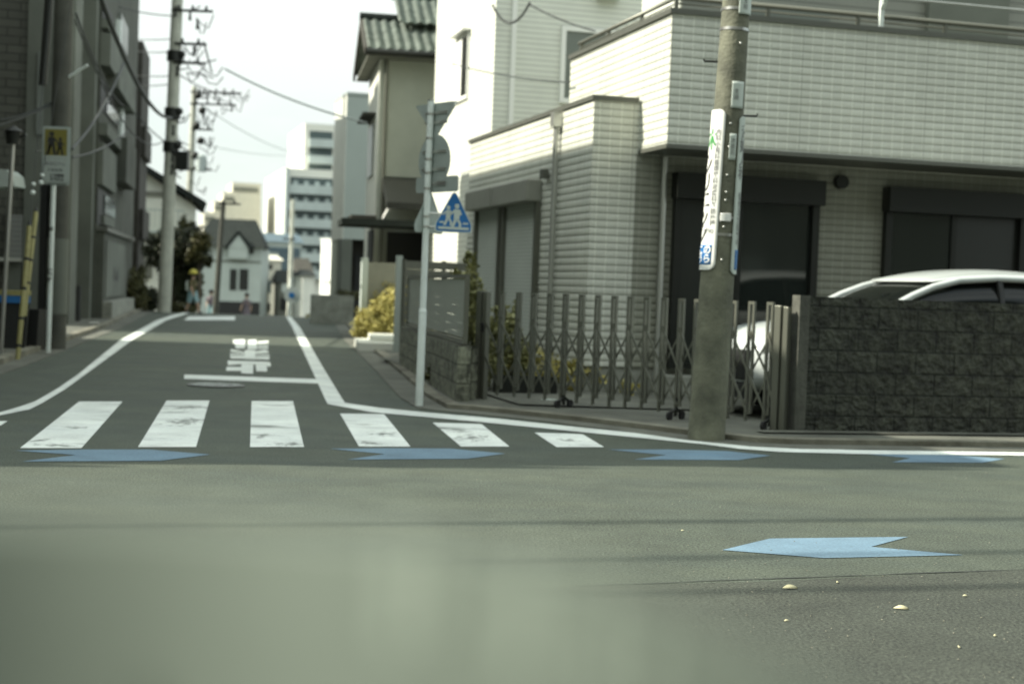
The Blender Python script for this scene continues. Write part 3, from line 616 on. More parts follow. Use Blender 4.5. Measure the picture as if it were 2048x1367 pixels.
# stop sign seen from behind, behind the pole
z1 = at(206).z; sx = at(215).x
tri = rounded([(-.36,0),(.36,0),(0,-.62)],.05)
A1 = ra(-50)
def back_sign(zc, poly, rng):
    ax = Vector((math.cos(A1),math.sin(A1),0)); n = Vector((math.sin(A1),-math.cos(A1),0)); o = Vector((at(rng).x,0,zc))-n*.045+ax*.035
    s1 = MB().prism(poly, o, ax, Vector((0,0,1)), -n*.004).build('sign_plate','sign_back',sg)
    return s1,o,ax,n
pl1,o1,ax1,n1 = back_sign(z1, [(p[0]*1.02,p[1]*.62/.62*.59) for p in tri], 230)
b = MB(); 
for dz in (-.10,-.20): b.prism([(-.17,-.015),(.2,-.015),(.2,.015),(-.17,.015)], o1+Vector((0,0,dz)), ax1, Vector((0,0,1)), n1*.012)
b.build('bracket','alu',pl1)
zc = (at(320).z)
pl2,o2,ax2,n2 = back_sign(zc, arc(0,0,.27), 320)
b = MB()
for dz in (.09,-.09): b.prism([(-.2,-.015),(.2,-.015),(.2,.015),(-.2,.015)], o2+Vector((0,0,dz)), ax2, Vector((0,0,1)), n2*.012)
b.build('bracket','alu',pl2)
pl3,o3,ax3,n3 = back_sign(at(366).z, rounded([(-.30,-.09),(.42,-.09),(.42,.07),(-.30,.07)],.03), 366)
b = MB(); b.prism([(.0,-.02),(.22,-.02),(.22,.02),(.0,.02)], o3, ax3, Vector((0,0,1)), n3*.012); b.build('bracket','stainless',pl3)
# clamps
for v in (228,276,318,345,376,432,452): c = at(v); MB().tube([(c.x,0,c.z-.012),(c.x,0,c.z+.012)],.039,16).build('clamp','alu',sg)
# second pedestrian sign seen from behind (left of the pole)
pent = [(-.26,-.20),(.26,-.20),(.27,-.12),(.02,.23),(-.02,.23),(-.27,-.12)]
A2 = ra(60); ax = Vector((math.cos(A2),math.sin(A2),0)); n = Vector((math.sin(A2),-math.cos(A2),0))
pl4 = MB().prism(rounded(pent,.03), Vector((at(425).x+.02,.10,at(425).z)), ax, Vector((0,0,1)), n*.004).build('sign_plate','sign_back',sg)
# blue pedestrian sign facing the camera side, on an arm to the right
A3 = ra(20); ax = Vector((math.cos(A3),math.sin(A3),0)); n = Vector((math.sin(A3),-math.cos(A3),0)); zc = at(430).z; oc = Vector((at(430).x+.282,-.04,zc))
up = Vector((0,0,1))
bl = [(-.195,-.165),(.195,-.165),(.200,-.09),(.018,.245),(-.018,.245),(-.200,-.09)]
rim = MB().prism(rounded(bl,.022), oc, ax, up, n*.004).build('crossing_sign','board_pale',sg)
MB().prism(rounded([(x*.94,z*.94+.002) for x,z in bl],.018), oc+n*.0045, ax, up, n*.002).build('sign_face','blue',rim)
fg = MB()
def pr(poly): fg.prism(poly, oc+n*.007, ax, up, n*.0015)
pr([(-.165,-.135),(.165,-.135),(.165,-.108),(-.165,-.108)])
def person_glyph(cx,s,flip=1):
    f = flip
    pr(arc(cx,.105*s,.026*s,14))
    pr([(cx-.03*s*f,.075*s),(cx+.035*s*f,.072*s),(cx+.055*s*f,.02*s),(cx+.032*s*f,.012*s),(cx+.028*s*f,-.03*s),(cx-.03*s*f,-.03*s),(cx-.03*s*f,.015*s)])
    pr([(cx-.028*s*f,.070*s),(cx-.07*s*f,.030*s),(cx-.095*s*f,.034*s),(cx-.095*s*f,.022*s),(cx-.062*s*f,.012*s),(cx-.028*s*f,.042*s)])
    pr([(cx-.028*s,-.032*s),(cx+.006*s,-.032*s),(cx-.03*s,-.115*s),(cx-.062*s,-.115*s)])
    pr([(cx+.0*s,-.036*s),(cx+.03*s,-.032*s),(cx+.055*s,-.075*s),(cx+.048*s,-.115*s),(cx+.022*s,-.115*s),(cx+.025*s,-.075*s)])
person_glyph(.03,1.0); 
_pg = fg; 
def shift(poly,dx,dz): return [(x+dx,z+dz) for x,z in poly]
person_glyph(-.062,.82)
pr([(-.155,-.072),(-.105,-.072),(-.105,-.054),(-.155,-.054)]); pr([(.10,-.078),(.155,-.078),(.155,-.060),(.10,-.060)])
fg.build('figure_symbol','board_pale',rim)
MB().tube([(at(452).x,0,at(452).z),tuple(oc+Vector((-.1,.02,-.115)))],.012,8).tube([(at(425).x,0,at(425).z),tuple(oc+Vector((-.06,.02,.02)))],.012,8).build('arm','alu',sg)

# ================================================================== UTILITY POLE (right)
pb = gp(1412,880); pb.z = 0; ptop = dp(1484,-160,pb.y); up_ = empty('utility_pole',(pb.x,pb.y,0),0,'stout weathered concrete utility pole with a white clinic board beside the gate','utility pole')
axd = Vector((ptop.x-pb.x,0.0,ptop.z)); Ltot = axd.length; axn = axd.normalized()
full = axn*9.0
def prad(z): return .162-.0115*z
MB().tube([tuple(axn*z) for z in (-.1,.6,1.5,3,4.5,6,9)],[prad(z) for z in (0,.6,1.5,3,4.5,6,9)],32).build('shaft','pole',up_)
toC = Vector((-pb.x,-pb.y,0)).normalized()
def wrap(th,z,r): # th measured from the side facing the camera, positive to the right
    c = axn*z; dirv = Matrix.Rotation(th,3,'Z')@toC; return c+dirv*(prad(z)+r)
def zpix(v): # height on the axis for pixel row v
    q = dp(1450,v,pb.y); return q.z
def curved(name, th0, th1, z0, z1, m, r=.012, th=.003, parent=None, nr=.0):
    k = 14; mb = MB(); vs = []; fs = []; nz = 10
    for j in range(nz+1):
        z = z0+(z1-z0)*j/nz
        for i in range(k+1):
            a_ = th0+(th1-th0)*i/k
            # rounded corners: pull the ends in at the outer angle
            e0 = 0
            if nr:
                dd = min(z-z0, z1-z); 
                if dd < nr: e0 = (nr-math.sqrt(max(0,nr*nr-(nr-dd)**2)))/(prad(z)+r)
            aa = min(max(a_, th0+e0), th1-e0); vs.append(wrap(aa,z,r))
    W_ = k+1
    for j in range(nz):
        for i in range(k): fs.append((j*W_+i,j*W_+i+1,(j+1)*W_+i+1,(j+1)*W_+i))
    mb.add(vs,fs,True); o = mb.build(name,m,parent or up_); sm = o.modifiers.new('s','SOLIDIFY'); sm.thickness = th; sm.offset = 1
    return o
def curved2(name, th0, th1, z0, z1, m, r, nr, parent=None):
    # finer rows near the ends for the rounded corners
    k = 14; mb = MB(); vs = []; fs = []; zs = [z0+nr*(1-math.cos(math.pi/2*t/6)) for t in range(7)]; zs += [z0+nr+(z1-z0-2*nr)*t/10 for t in range(1,10)]; zs += [z1-nr*(1-math.cos(math.pi/2*(6-t)/6)) for t in range(7)]
    for z in zs:
        dd = min(z-z0,z1-z); e0 = (nr-math.sqrt(max(0,nr*nr-(nr-dd)**2)))/(prad(z)+r) if dd < nr else 0
        for i in range(k+1): vs.append(wrap(th0+e0+(th1-th0-2*e0)*i/k,z,r))
    for j in range(len(zs)-1):
        for i in range(k): fs.append((j*(k+1)+i,j*(k+1)+i+1,(j+1)*(k+1)+i+1,(j+1)*(k+1)+i))
    mb.add(vs,fs,True); o = mb.build(name,m,parent or up_); sm = o.modifiers.new('s','SOLIDIFY'); sm.thickness = .003; sm.offset = 0
    return o
zt,zb = zpix(222),zpix(541)
TH0,TH1 = ra(-150),ra(-9)
bd = curved2('advert_board',TH0,TH1,zb,zt,'board',.014,.06); tag(bd,'white wrap-around clinic board with blue foot')
def wmap(thc, zc, r=.019): return lambda x,y: wrap(thc+x/(prad(zc)+.016), zc+y, r)
zm = (zt+zb)/2
text(vtext('林'),.20,'ink_green','lettering',bd,wmap(ra(-73),zt-.27),.002)
text(vtext('クリニック'),.19,'ink','lettering',bd,wmap(ra(-73),zt-.78),.002,line=.78)
text(vtext('内科小児科循環器科皮膚科予防接種'),.052,'ink_grey','lettering',bd,wmap(ra(-30),zm+.10),.001,line=1.0)
text('0000-2290',.055,'ink_grey','lettering',bd,wmap(ra(-52),zb+.33),.0) if False else text('2290',.06,'ink_grey','lettering',bd,wmap(ra(-45),zb+.33),.0)
fb = curved('board_foot',TH0+.1,ra(-24),zb+.045,zb+.215,'blue',.0165,.001,bd)
text('この\nうら',.085,'board','lettering',bd,wmap(ra(-55),zb+.13,.0215),.002,line=.9)
bd2 = curved2('advert_board',ra(42),ra(165),zb-.03,zt-.05,'board_pale',.014,.05); tag(bd2,'pale shaded wrap-around board on the right of the pole')
text(vtext('産婦人科'),.13,'ink_grey','lettering',bd2,wmap(ra(75),zm+.32),.002,line=.9)
text(vtext('徒歩五分診療中'),.07,'ink_grey','lettering',bd2,wmap(ra(70),zm-.25),.001,line=.95)
curved('board_foot',ra(58),ra(150),zb+.01,zb+.18,'blue',.0165,.001,bd2)
for (u0,u1,v0,v1,m_) in ((1463,1480,166,219,'board_pale'),(1458,1471,270,322,'board_pale'),(1478,1499,-8,32,'board_pale'),(1440,1461,428,444,'board')):
    zz = zpix((v0+v1)/2); cpx = dp(1450,(v0+v1)/2,pb.y); cx = pb.x+axn.x/axn.z*zz
    def ang(u): 
        q = dp(u,(v0+v1)/2,pb.y).x-cx; return math.asin(max(-1,min(1,q/(prad(zz)+.01))))
    pl_ = curved('name_plate',ang(u0),ang(u1)+ (0.25 if u1>1478 else 0),zpix(v1),zpix(v0),m_,.01,.003)
    if v1-v0 > 30: text(vtext('木曽呂' if v0>200 else '支線'),.05,'ink_grey','lettering',pl_,wmap((ang(u0)+ang(u1))/2,zz,.016),.0)
for v in (250,296,352,386,402,455,520,90): z = zpix(v); p = wrap(ra(10 if v!=90 else 28),z,.004); MB().ball(p,.011,6).build('bolt','alu',up_)
for v in (436,470,60,20): z = zpix(v); MB().tube([tuple(axn*(z-.012)),tuple(axn*(z+.012))],prad(z)+.006,28).build('band','stainless',up_)
for v,sgn in ((124,-1),(230,1),(-60,-1)):
    z = zpix(v); c = axn*z; MB().tube([tuple(c+Vector((sgn*(prad(z)-.01),0,0))),tuple(c+Vector((sgn*(prad(z)+.115),0,.0))),tuple(c+Vector((sgn*(prad(z)+.12),0,.02)))],.009,8).build('step_bolt','bronze_dark',up_)

# ================================================================== WHITE CAR
cf = onp(1462,740,B0,'y',-1.75); cw = Vector(B0)+EE*(cf.x-.02)+SS*(-1.6)
car = empty('white_minivan',(cw.x,cw.y,.075),HA,'white compact minivan parked behind the gate and the dark wall','car')
LC, HW = 4.15, .84
def loft(stations, n=9, close=True):
    """stations: (x, z0, z1, halfwidth_bottom, halfwidth_top, crown)"""
    vs = []; fs = []
    for (x,z0,z1,wb,wt,cr) in stations:
        ring = [(-wb,z0),(-wb*1.0,z0+(z1-z0)*.35),(-wb-(wt-wb)*.3,z0+(z1-z0)*.65),(-wt,z1-cr)]
        for i in range(1,n): t = i/n; ring.append((-wt+2*wt*t, z1-cr*(2*t-1)**2*(abs(2*t-1)**1)))
        ring += [(wt,z1-cr),(wb+(wt-wb)*.3,z0+(z1-z0)*.65),(wb,z0+(z1-z0)*.35),(wb,z0)]
        vs += [(x,y,z) for y,z in ring]; k = len(ring)
    for s_ in range(len(stations)-1):
        for i in range(k): fs.append((s_*k+i,s_*k+(i+1)%k,(s_+1)*k+(i+1)%k,(s_+1)*k+i))
    fs.append(tuple(range(k))); fs.append(tuple((len(stations)-1)*k+i for i in range(k)))
    return vs,fs
def lobj(name, st, m, parent, sub=1):
    vs,fs = loft(st); o = MB().add(vs,fs,True).build(name,m,parent); s_ = o.modifiers.new('s','SUBSURF'); s_.levels = s_.render_levels = sub; return o
body = lobj('body',[(0,.30,.62,.50,.46,.05),(.05,.24,.74,.66,.62,.05),(.22,.22,.87,.78,.72,.06),(.5,.22,.94,.83,.76,.07),(.95,.22,1.00,.84,.78,.07),(1.4,.22,1.04,.845,.80,.05),(2.6,.22,1.06,.845,.81,.04),(3.7,.22,1.06,.84,.80,.04),(4.05,.26,1.02,.80,.76,.05),(4.13,.32,.9,.7,.66,.05)],'car_paint',car)
gh = lobj('windows',[(1.25,.98,1.03,.72,.70,.01),(1.5,.98,1.18,.75,.69,.02),(1.8,.98,1.34,.765,.66,.03),(2.1,.98,1.44,.77,.63,.03),(2.6,.98,1.50,.775,.62,.03),(3.3,.98,1.50,.775,.62,.03),(3.8,.98,1.42,.76,.60,.03),(4.05,.98,1.1,.72,.64,.02)],'car_glass',car,2)
roof = lobj('roof',[(1.93,1.395,1.42,.64,.62,.01),(2.05,1.395,1.475,.675,.62,.035),(2.3,1.41,1.53,.69,.61,.05),(2.7,1.425,1.57,.695,.60,.055),(3.2,1.425,1.575,.695,.60,.055),(3.7,1.38,1.53,.68,.58,.05),(4.0,1.32,1.43,.66,.57,.03)],'car_paint',car,2)
for sy in (-1,1):
    MB().tube([(1.22,sy*.775,1.0),(1.45,sy*.765,1.13),(1.7,sy*.745,1.255),(1.95,sy*.715,1.355),(2.25,sy*.695,1.43),(2.7,sy*.69,1.465),(3.3,sy*.69,1.465),(3.8,sy*.67,1.40)],[.038,.036,.036,.036,.036,.034,.034,.03],10).build('pillar','car_paint',car)
    MB().bar((2.75,sy*.79,1.02),(2.72,sy*.70,1.44),.07,.03).build('pillar','black',car)
    mb = MB(); mb.prism(rounded([(0,0),(.22,.02),(.26,.14),(.06,.15)],.03),(.14,sy*.64-.0,.62),(.85,sy*.52,0),(0,0,1),(-.03,sy*.03,0)); mb.build('headlight','glass_grey',car)
    for x in (.82,3.35):
        wh = MB().tube([(x,sy*.64,.30),(x,sy*.855,.30)],.30,24).build('wheel','rubber',car); MB().tube([(x,sy*.80,.30),(x,sy*.862,.30)],.19,20).build('rim','alu',wh)
MB().box(-.03,.08,-.56,.56,.36,.66).build('grille','black',car,bevel=.02); MB().box(-.006,.10,-.56,.56,.17,.33).build('lower_grille','black',car,bevel=.02)
MB().box(-.045,-.031,-.165,.165,.36,.50).build('number_plate','board',car)
MB().box(1.5,1.66,-.95,-.86,1.02,1.16).build('mirror','car_paint',car,bevel=.03)
MB().box(2.35,2.5,-.35,-.1,1.15,1.33).build('headrest','black',car,bevel=.03)

# ================================================================== PLANTS BESIDE THE HOUSE
def plant(name, P, blobs, n, size, m, label, cat, stems=3, group=None, seed=1, h=.6, sm='bark'):
    r_ = empty(name,P,0,label,cat,group); foliage('foliage',blobs,n,size,m,r_,seed=seed)
    rr = random.Random(seed); st = MB()
    for i in range(stems):
        b_ = blobs[i%len(blobs)]; st.tube([(rr.uniform(-.05,.05)+b_[0]*.2,rr.uniform(-.05,.05)+b_[1]*.2,0),(b_[0]*.5,b_[1]*.5,b_[2]*.5),(b_[0],b_[1],b_[2]+b_[5]*.3)],[.03*h,.022*h,.008*h],6)
    st.build('stem',sm,r_); return r_
p = dp(945,640,18.2); plant('garden_shrub',(p.x,18.2,.05),[(0,0,.95,.16,.25,.6),(.1,-.1,.5,.18,.3,.5),(-.12,.5,1.40,.16,.2,.25)],1900,.045,'leaf_green','loose green shrub rising behind the louvre fence by the shutters','shrub',5,seed=3)
p = dp(1000,700,17.2); plant('garden_shrub',(p.x,17.2,.05),[(0,0,.5,.32,.3,.45),(.05,.0,.9,.16,.16,.25),(.25,.1,.35,.25,.25,.3)],1500,.045,'leaf_green','spindly shrub behind the left end of the folding gate','shrub',4,seed=4)
p = dp(1060,770,17.4); plant('garden_shrub',(p.x,17.4,.05),[(0,0,.28,.55,.3,.22),(.6,0,.2,.3,.2,.15)],1500,.035,'leaf_yellow','low yellowish plants at the foot of the house behind the gate','shrub',4,seed=5)
p = dp(1235,795,17.5); plant('weed_tuft',(p.x+.1,17.1,.06),[(0,0,.10,.14,.12,.10)],240,.03,'leaf_yellow','small yellow green weed tuft by the house base behind the gate','plant',3,seed=6)
p = gp(874,776); plant('weed_tuft',(p.x,p.y,.06),[(0,0,.14,.16,.16,.14),(.14,-.05,.1,.1,.1,.1)],420,.035,'leaf_olive','weed tuft growing against the low block wall right of the sign pole','plant',3,seed=7)
# planter box dark behind gate
p = dp(1050,775,16.9); pt = empty('planter',(p.x,16.9,.06),HA,'dark long planter box standing behind the left part of the gate','planter'); MB().box(-.35,.35,-.12,.12,0,.02).box(-.35,.35,-.12,-.10,.021,.2).box(-.35,.35,.10,.12,.021,.2).box(-.35,-.33,-.099,.099,.021,.2).box(.33,.35,-.099,.099,.021,.2).build('box','bronze_dark',pt)
MB().box(-.329,.329,-.099,.099,.021,.17).build('soil','ground',pt)
# sunlit yellow bush
p = gp(748,690); plant('yellow_bush',(p.x+.08,p.y+.3,p.z),[(-.15,0,.36,.38,.4,.36),(.22,.1,.55,.42,.45,.45),(.25,.4,.85,.40,.4,.35),(.6,.2,.45,.42,.4,.45),(-.0,-.2,.3,.3,.3,.28),(-.3,.1,.25,.22,.25,.22)],16000,.038,'leaf_yellow','big sunlit yellow green bush at the right kerb before the white step','bush',6,seed=8,h=1.2)
# white step
p = gp(730,697); q = gp(800,697); st = empty('entrance_step',(p.x,p.y-1.2,zg(p.y)),ra(8),'low sunlit concrete entrance step below the yellow bush','step')
MB().box(.0,1.3,.0,2.0,.0,.16).build('slab','stucco_white',st,bevel=.01); MB().box(.25,1.3,.6,2.0,.161,.26).build('tread','stucco_white',st,bevel=.01)

# ================================================================== NEIGHBOUR WITH SIDING (behind the terrace)
nb0 = Vector(B0)+EE*.18+SS*8.6
nb = empty('siding_house',tuple(nb0),HA,'tall cream house with fine horizontal siding directly behind the corner house terrace','house')
MB().box(0,7,0,4.65,-.2,9.5).build('wall','siding',nb)
def np_(u,v,ax,off): return onp(u,v,tuple(nb0),ax,off)
f = MB(); f.box(1.16,1.24,-.05,-.001,4.45,5.75); f.box(1.241,2.6,-.05,-.001,5.67,5.75); f.box(1.241,2.6,-.05,-.001,4.45,4.53); fr = f.build('window_frame','white',nb); MB().box(1.241,2.6,-.02,-.001,4.531,5.669).build('pane','glass_grey',fr)
w0 = np_(938,140,'x',0); w1 = np_(914,140,'x',0)
wf = MB().box(-.04,-.001,w0.y,w1.y,4.65,5.85).build('window_frame','white',nb); MB().box(-.046,-.041,w0.y+.03,w0.y+.42,4.72,5.78).build('pane','bronze_dark',wf)
MB().box(-.16,-.001,w0.y-.05,w1.y+.1,5.86,5.90).build('window_hood','white',nb)
MB().box(.28,.36,-.05,-.001,0,9.4).build('downpipe','white',nb)
MB().box(1.75,2.15,-.2,-.001,6.25,6.55).build('air_unit','board_pale',nb)

# ================================================================== OLD HOUSE WITH TILED ROOF
ra = math.radians
oc0 = dp(752,420,31.0); oh0 = Vector((oc0.x,31.0,.1))
OA = ra(9.5)
oh = empty('tiled_roof_house',tuple(oh0),OA,'old beige house with a grey green tiled gable roof and dark canopies','house')
def op_(u,v,ax='y',off=0): return onp(u,v,tuple(oh0),ax,off,OA)
zE = op_(800,112).z
w = MB(); w.box(0,6,0,3.2,-.2,zE+.1); w.prism([(0,zE+.1),(3.2,zE+.1),(1.6,zE+.85)],(0.0,0,0),(0,1,0),(0,0,1),(6,0,0)); w.build('wall','stucco',oh)
MB().box(-.02,-.002,0,3.2,-.2,zE+.1).build('sunlit_side','stucco_white',oh)  # whiter sheet puts the sunlight on this side into the colour
# corrugated tile roof, two slopes
def tiles(name, x0,x1,ya,za,yb,zb,parent,pitch=.21,rows=11,amp=.028):
    nx = int((x1-x0)/pitch*6); vs = []; fs = []; 
    slope = Vector((0,yb-ya,zb-za)); nn = Vector((0,-(zb-za),(yb-ya))).normalized()*(1 if yb>ya else -1)
    for r_ in range(rows):
        for h_ in (0,1):
            t = (r_+h_)/rows; lift = .065*(1-h_)
            for i in range(nx+1):
                x = x0+(x1-x0)*i/nx; p = Vector((x,ya,za))+slope*t+nn*(lift+amp*math.sin(2*math.pi*(x-x0)/pitch)); vs.append(p)
    W_ = nx+1
    for r_ in range(rows*2-1):
        for i in range(nx): fs.append((r_*W_+i,r_*W_+i+1,(r_+1)*W_+i+1,(r_+1)*W_+i))
    o = MB().add(vs,fs,True).build(name,'roof_tile',parent); s_ = o.modifiers.new('s','SOLIDIFY'); s_.thickness = .05; return o
tiles('roof_slope',-.32,6.4,-.5,zE+.02,1.6,zE+.98,oh); tiles('roof_slope',-.32,6.4,3.7,zE+.02,1.6,zE+.98,oh)
MB().tube([(-.38,1.6,zE+1.04),(6.4,1.6,zE+1.04)],.10,10).build('ridge','roof_dark',oh)
w = MB(); w.bar((-.35,-.5,zE-.02),(-.35,1.6,zE+.92),.05,.16); w.bar((-.35,3.7,zE-.02),(-.35,1.6,zE+.92),.05,.16); w.build('barge_board','wood',oh)
w = MB(); w.box(-.3,6.4,-.48,-.001,zE-.10,zE-.06); w.box(-.3,-.021,-.001,3.6,zE-.10,zE-.06); w.build('eave_soffit','tan',oh)
MB().tube([(-.34,-.56,zE-.03),(6.4,-.56,zE-.03)],.065,8).build('gutter','bronze_dark',oh)
MB().tube([(.12,-.07,zE-.1),(.12,-.07,.1)],.045,8).build('downpipe','bronze',oh)
# second higher roof piece
tiles('upper_roof',.40,6.4,.7,zE+.80,2.2,zE+1.6,oh,rows=9); MB().box(.6,6.4,1.3,2.6,zE+.6,zE+1.05).build('upper_wall','stucco',oh)
MB().tube([(.35,2.2,zE+1.65),(6.4,2.2,zE+1.65)],.09,8).build('ridge','roof_dark',oh)
# side window with hood, canopy, porch
MB().box(-.06,-.021,1.0,2.4,3.5,4.6).build('window','glass_grey',oh); MB().box(-.30,-.021,.7,2.7,4.75,4.80).build('window_hood','wood',oh)
a_ = op_(762,352); b_ = op_(930,366)
w = MB(); w.prism([(-1.6,a_.z-.75),(-.0,a_.z-.15),(.0,a_.z),(-1.6,a_.z-.62)],(.1,0,0),(0,1,0),(0,0,1),(2.6,0,0)); w.build('canopy','bronze_dark',oh)
for x in (.15,1.4,2.6): MB().bar((x,-1.5,a_.z-.75),(x,-.02,a_.z-.9),.05,.07).build('bracket','white',oh)
w = MB(); w.box(-.8,2.4,-2.0,-.3,2.30,2.42); w.build('porch_roof','roof_dark',oh); w = MB(); w.box(-.55,-.03,-.6,1.5,2.45,2.55); w.build('side_canopy','wood',oh)
MB().box(.25,1.0,-.05,-.002,.1,2.25).build('front_door','black',oh); MB().box(1.25,2.5,-.04,-.002,.9,2.1).build('window','glass',oh)
MB().box(-.045,-.022,-.0,1.6,.2,2.3).build('dark_door','black',oh)
# garden wall pieces in front of it
gw = dp(722,600,28.6); gwo = empty('garden_wall',(gw.x,28.6,.05),HA,'taupe garden wall with pale end piers behind the yellow bush','wall')
MB().box(.12,1.0,0,.14,0,1.62).box(1.001,2.2,0,.14,0,1.62).build('wall','tan',gwo); MB().box(0,.119,-.01,.16,0,1.7).build('pier','grey_wall',gwo)
gp2 = dp(796,600,25.2); MB_ = MB().box(-.05,.05,-.05,.05,0,1.70).build('gate_pier','grey_wall'); MB_.location = (gp2.x,25.2,.05); MB_.rotation_euler=(0,0,HA); tag(MB_,'slim pale gate pier at the far end of the louvre fence','pier')

# ================================================================== PALE GREY BOX HOUSE
pg = dp(688,420,44.0); pg0 = Vector((pg.x,44,.1)); gh_ = empty('grey_box_house',tuple(pg0),HA,'plain pale grey box shaped house overhanging a dark garage','house')
def gq(u,v,ax='y',off=0): return onp(u,v,tuple(pg0),ax,off)
zt_ = gq(700,190).z; zo = gq(700,478).z
MB().box(0,5,0,2.3,zo,zt_).build('upper_box','grey_wall',gh_); MB().box(-.02,-.001,0,2.3,zo,zt_).build('sunlit_side','stucco_white',gh_)  # sunlit white of the left side is painted by a thin sheet
MB().box(-.03,5,-.03,2.33,zt_+.001,zt_+.08).build('parapet','grey_wall',gh_)
MB().box(.3,5,.8,2.3,-.8,zo-.001).build('garage_wall','apt_brown',gh_); MB().box(-.02,.28,-.0,.8,-.8,zo-.002).build('pier','apt_pale',gh_); MB().box(.5,1.6,.72,.799,.0,2.0).build('garage_door','black',gh_)
MB().box(0,.29,1.2,2.3,-.8,zo-.001).build('side_wall','stucco',gh_)
# low retaining wall and shrubs beside it
p = gp(668,648); o = MB().box(-.6,.5,0,.2,-.1,.75).build('low_wall','concrete'); o.location = (p.x,p.y,p.z); o.rotation_euler=(0,0,HA); tag(o,'short grey retaining wall at the kerb beside the grey box house','wall')
p = gp(626,636); plant('roadside_shrub',(p.x+.2,p.y,p.z),[(0,0,.18,.35,.3,.22)],500,.05,'leaf_yellow','small yellow shrub on the right verge near the crest','shrub',3,seed=11)
p = gp(660,640); plant('roadside_shrub',(p.x+.5,p.y+.6,p.z+.5),[(0,0,.22,.45,.35,.2)],500,.05,'leaf_olive','small olive shrub on the grey retaining wall','shrub',3,seed=12)
# bright white house, corner towards the sun
bh = dp(640,560,96); bh0 = Vector((bh.x,96,-2.2)); wh = empty('white_house',tuple(bh0),ra(-48),'brilliant white sunlit house standing just beyond the crest on the right','house')
zt_ = dp(640,480,96).z-bh0.z; MB().box(0,2.6,0,1.6,-1.2,zt_).build('wall','white',wh); MB().box(-.05,2.65,-.05,1.65,zt_+.001,zt_+.1).build('parapet','white',wh); MB().box(.4,2.2,-.04,-.001,zt_*.55,zt_*.58).build('canopy','stucco',wh)
MB().box(.5,1.6,-.03,-.001,.2,1.4).build('door','tower_grey',wh)

# ================================================================== TOWER AND FAR BUILDINGS
def far(name,u0,u1,vtop,y,depth,rz,m,label,cat='building',zb=-2.7,group=None,lean=0):
    a = dp(u0,600,y); ang = rz; e_ = Vector((math.cos(ang),math.sin(ang),0)); s_ = Vector((-math.sin(ang),math.cos(ang),0))
    P0 = Vector((a.x,y,zb)); r_ = empty(name,tuple(P0),ang,label,cat,group); wdt = onp(u1,600,tuple(P0),'y',0,ang).x; h = onp((u0+u1)/2,vtop,tuple(P0),'y',0,ang).z
    return r_,P0,wdt,h
YT = 240
tw,P0,wd,h = far('apartment_tower',562,666,338,YT,24,HA,'tower','tall white apartment tower with blue grey balconies beyond the crest','tower')
def tq(u,v,ax='y',off=0): return onp(u,v,tuple(P0),ax,off)
MB().box(0,wd,0,30,0,h).build('lower_block','tower',tw)
x2 = tq(622,300).x; h2 = tq(640,248,'y',4).z; MB().box(x2-.6,wd,4,26,h+.001,h2).build('upper_block','tower',tw)
fl_ = [356,389,423,457,491,525]
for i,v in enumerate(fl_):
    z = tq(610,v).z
    rc = MB().box(.9,wd-.3,-.06,-.001,z-1.15,z+.1).build('recess_shade','tower_dark',tw)  # flat dark sheet painted as the shade inside the balcony
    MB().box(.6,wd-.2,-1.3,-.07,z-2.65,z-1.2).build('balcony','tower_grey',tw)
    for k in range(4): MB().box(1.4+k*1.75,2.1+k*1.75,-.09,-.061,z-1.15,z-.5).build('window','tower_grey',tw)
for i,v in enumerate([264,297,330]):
    z = tq(640,v,'y',4).z; MB().box(x2+.2,wd-.3,3.94,3.999,z-1.2,z+.1).build('recess_shade','tower_dark',tw); MB().box(x2+.1,wd-.2,2.7,3.93,z-2.6,z-1.25).build('balcony','tower_grey',tw)  # same dark sheets as painted shade on the upper floors
MB().box(.05,.5,-1.4,-.001,0,h).build('pipe_shaft','tower_grey',tw)
sb,P0,wd,h = far('terraced_apartments',412,486,452,YT+10,20,HA,'beige','cream apartment block stepping down to the left of the tower','building')
def sq(u,v): return onp(u,v,tuple(P0),'y',0)
for (u0,v0) in ((408,424),(428,402),(446,384),(464,364)):
    x0 = sq(u0,400).x; zt_ = sq(u0,v0).z; MB().box(x0,wd+2.5,(464-u0)*-.02,12,0,zt_).build('block','beige',sb)
    for k in range(3): z = zt_-1.2-k*2.9; MB().box(x0+.2,x0+1.8 if u0<460 else wd+2,(464-u0)*-.02-.2,(464-u0)*-.02-.001,z-.3,z+.45).build('window','tan',sb)
# white house with a dark hipped roof
wt,P0,wd,h = far('hipped_roof_house',398,520,500,150,14,ra(6),'grey_wall','white two storey house with dark hipped roof and dormer behind the leaning pole','house',zb=-2.6)
def wq(u,v): return onp(u,v,tuple(P0),'y',0,ra(6))
zr = wq(440,432).z; ze = wq(440,492).z
MB().box(0,wd,0,13,0,ze).build('wall','grey_wall',wt)
def hip(name,x0,x1,y0,y1,z0,z1,inset,m,parent):
    vs = [(x0,y0,z0),(x1,y0,z0),(x1,y1,z0),(x0,y1,z0),(x0+inset,(y0+y1)/2,z1),(x1-inset,(y0+y1)/2,z1)]
    return MB().add(vs,[(0,1,5,4),(1,2,5),(2,3,4,5),(3,0,4),(3,2,1,0)]).build(name,m,parent)
hip('roof',-.7,wd+.4,-.7,8.4,ze,zr-.1,1.3,'roof_dark',wt)
xd = wq(456,480).x; dm = MB().prism([(0,0),(2.2,0),(1.1,1.5)],(xd,-.75,ze-.1),(1,0,0),(0,0,1),(0,2.4,0)); dm.box(xd+.15,xd+2.05,-.7,1.6,ze-1.2,ze-.101); dm.build('dormer','grey_wall',wt)
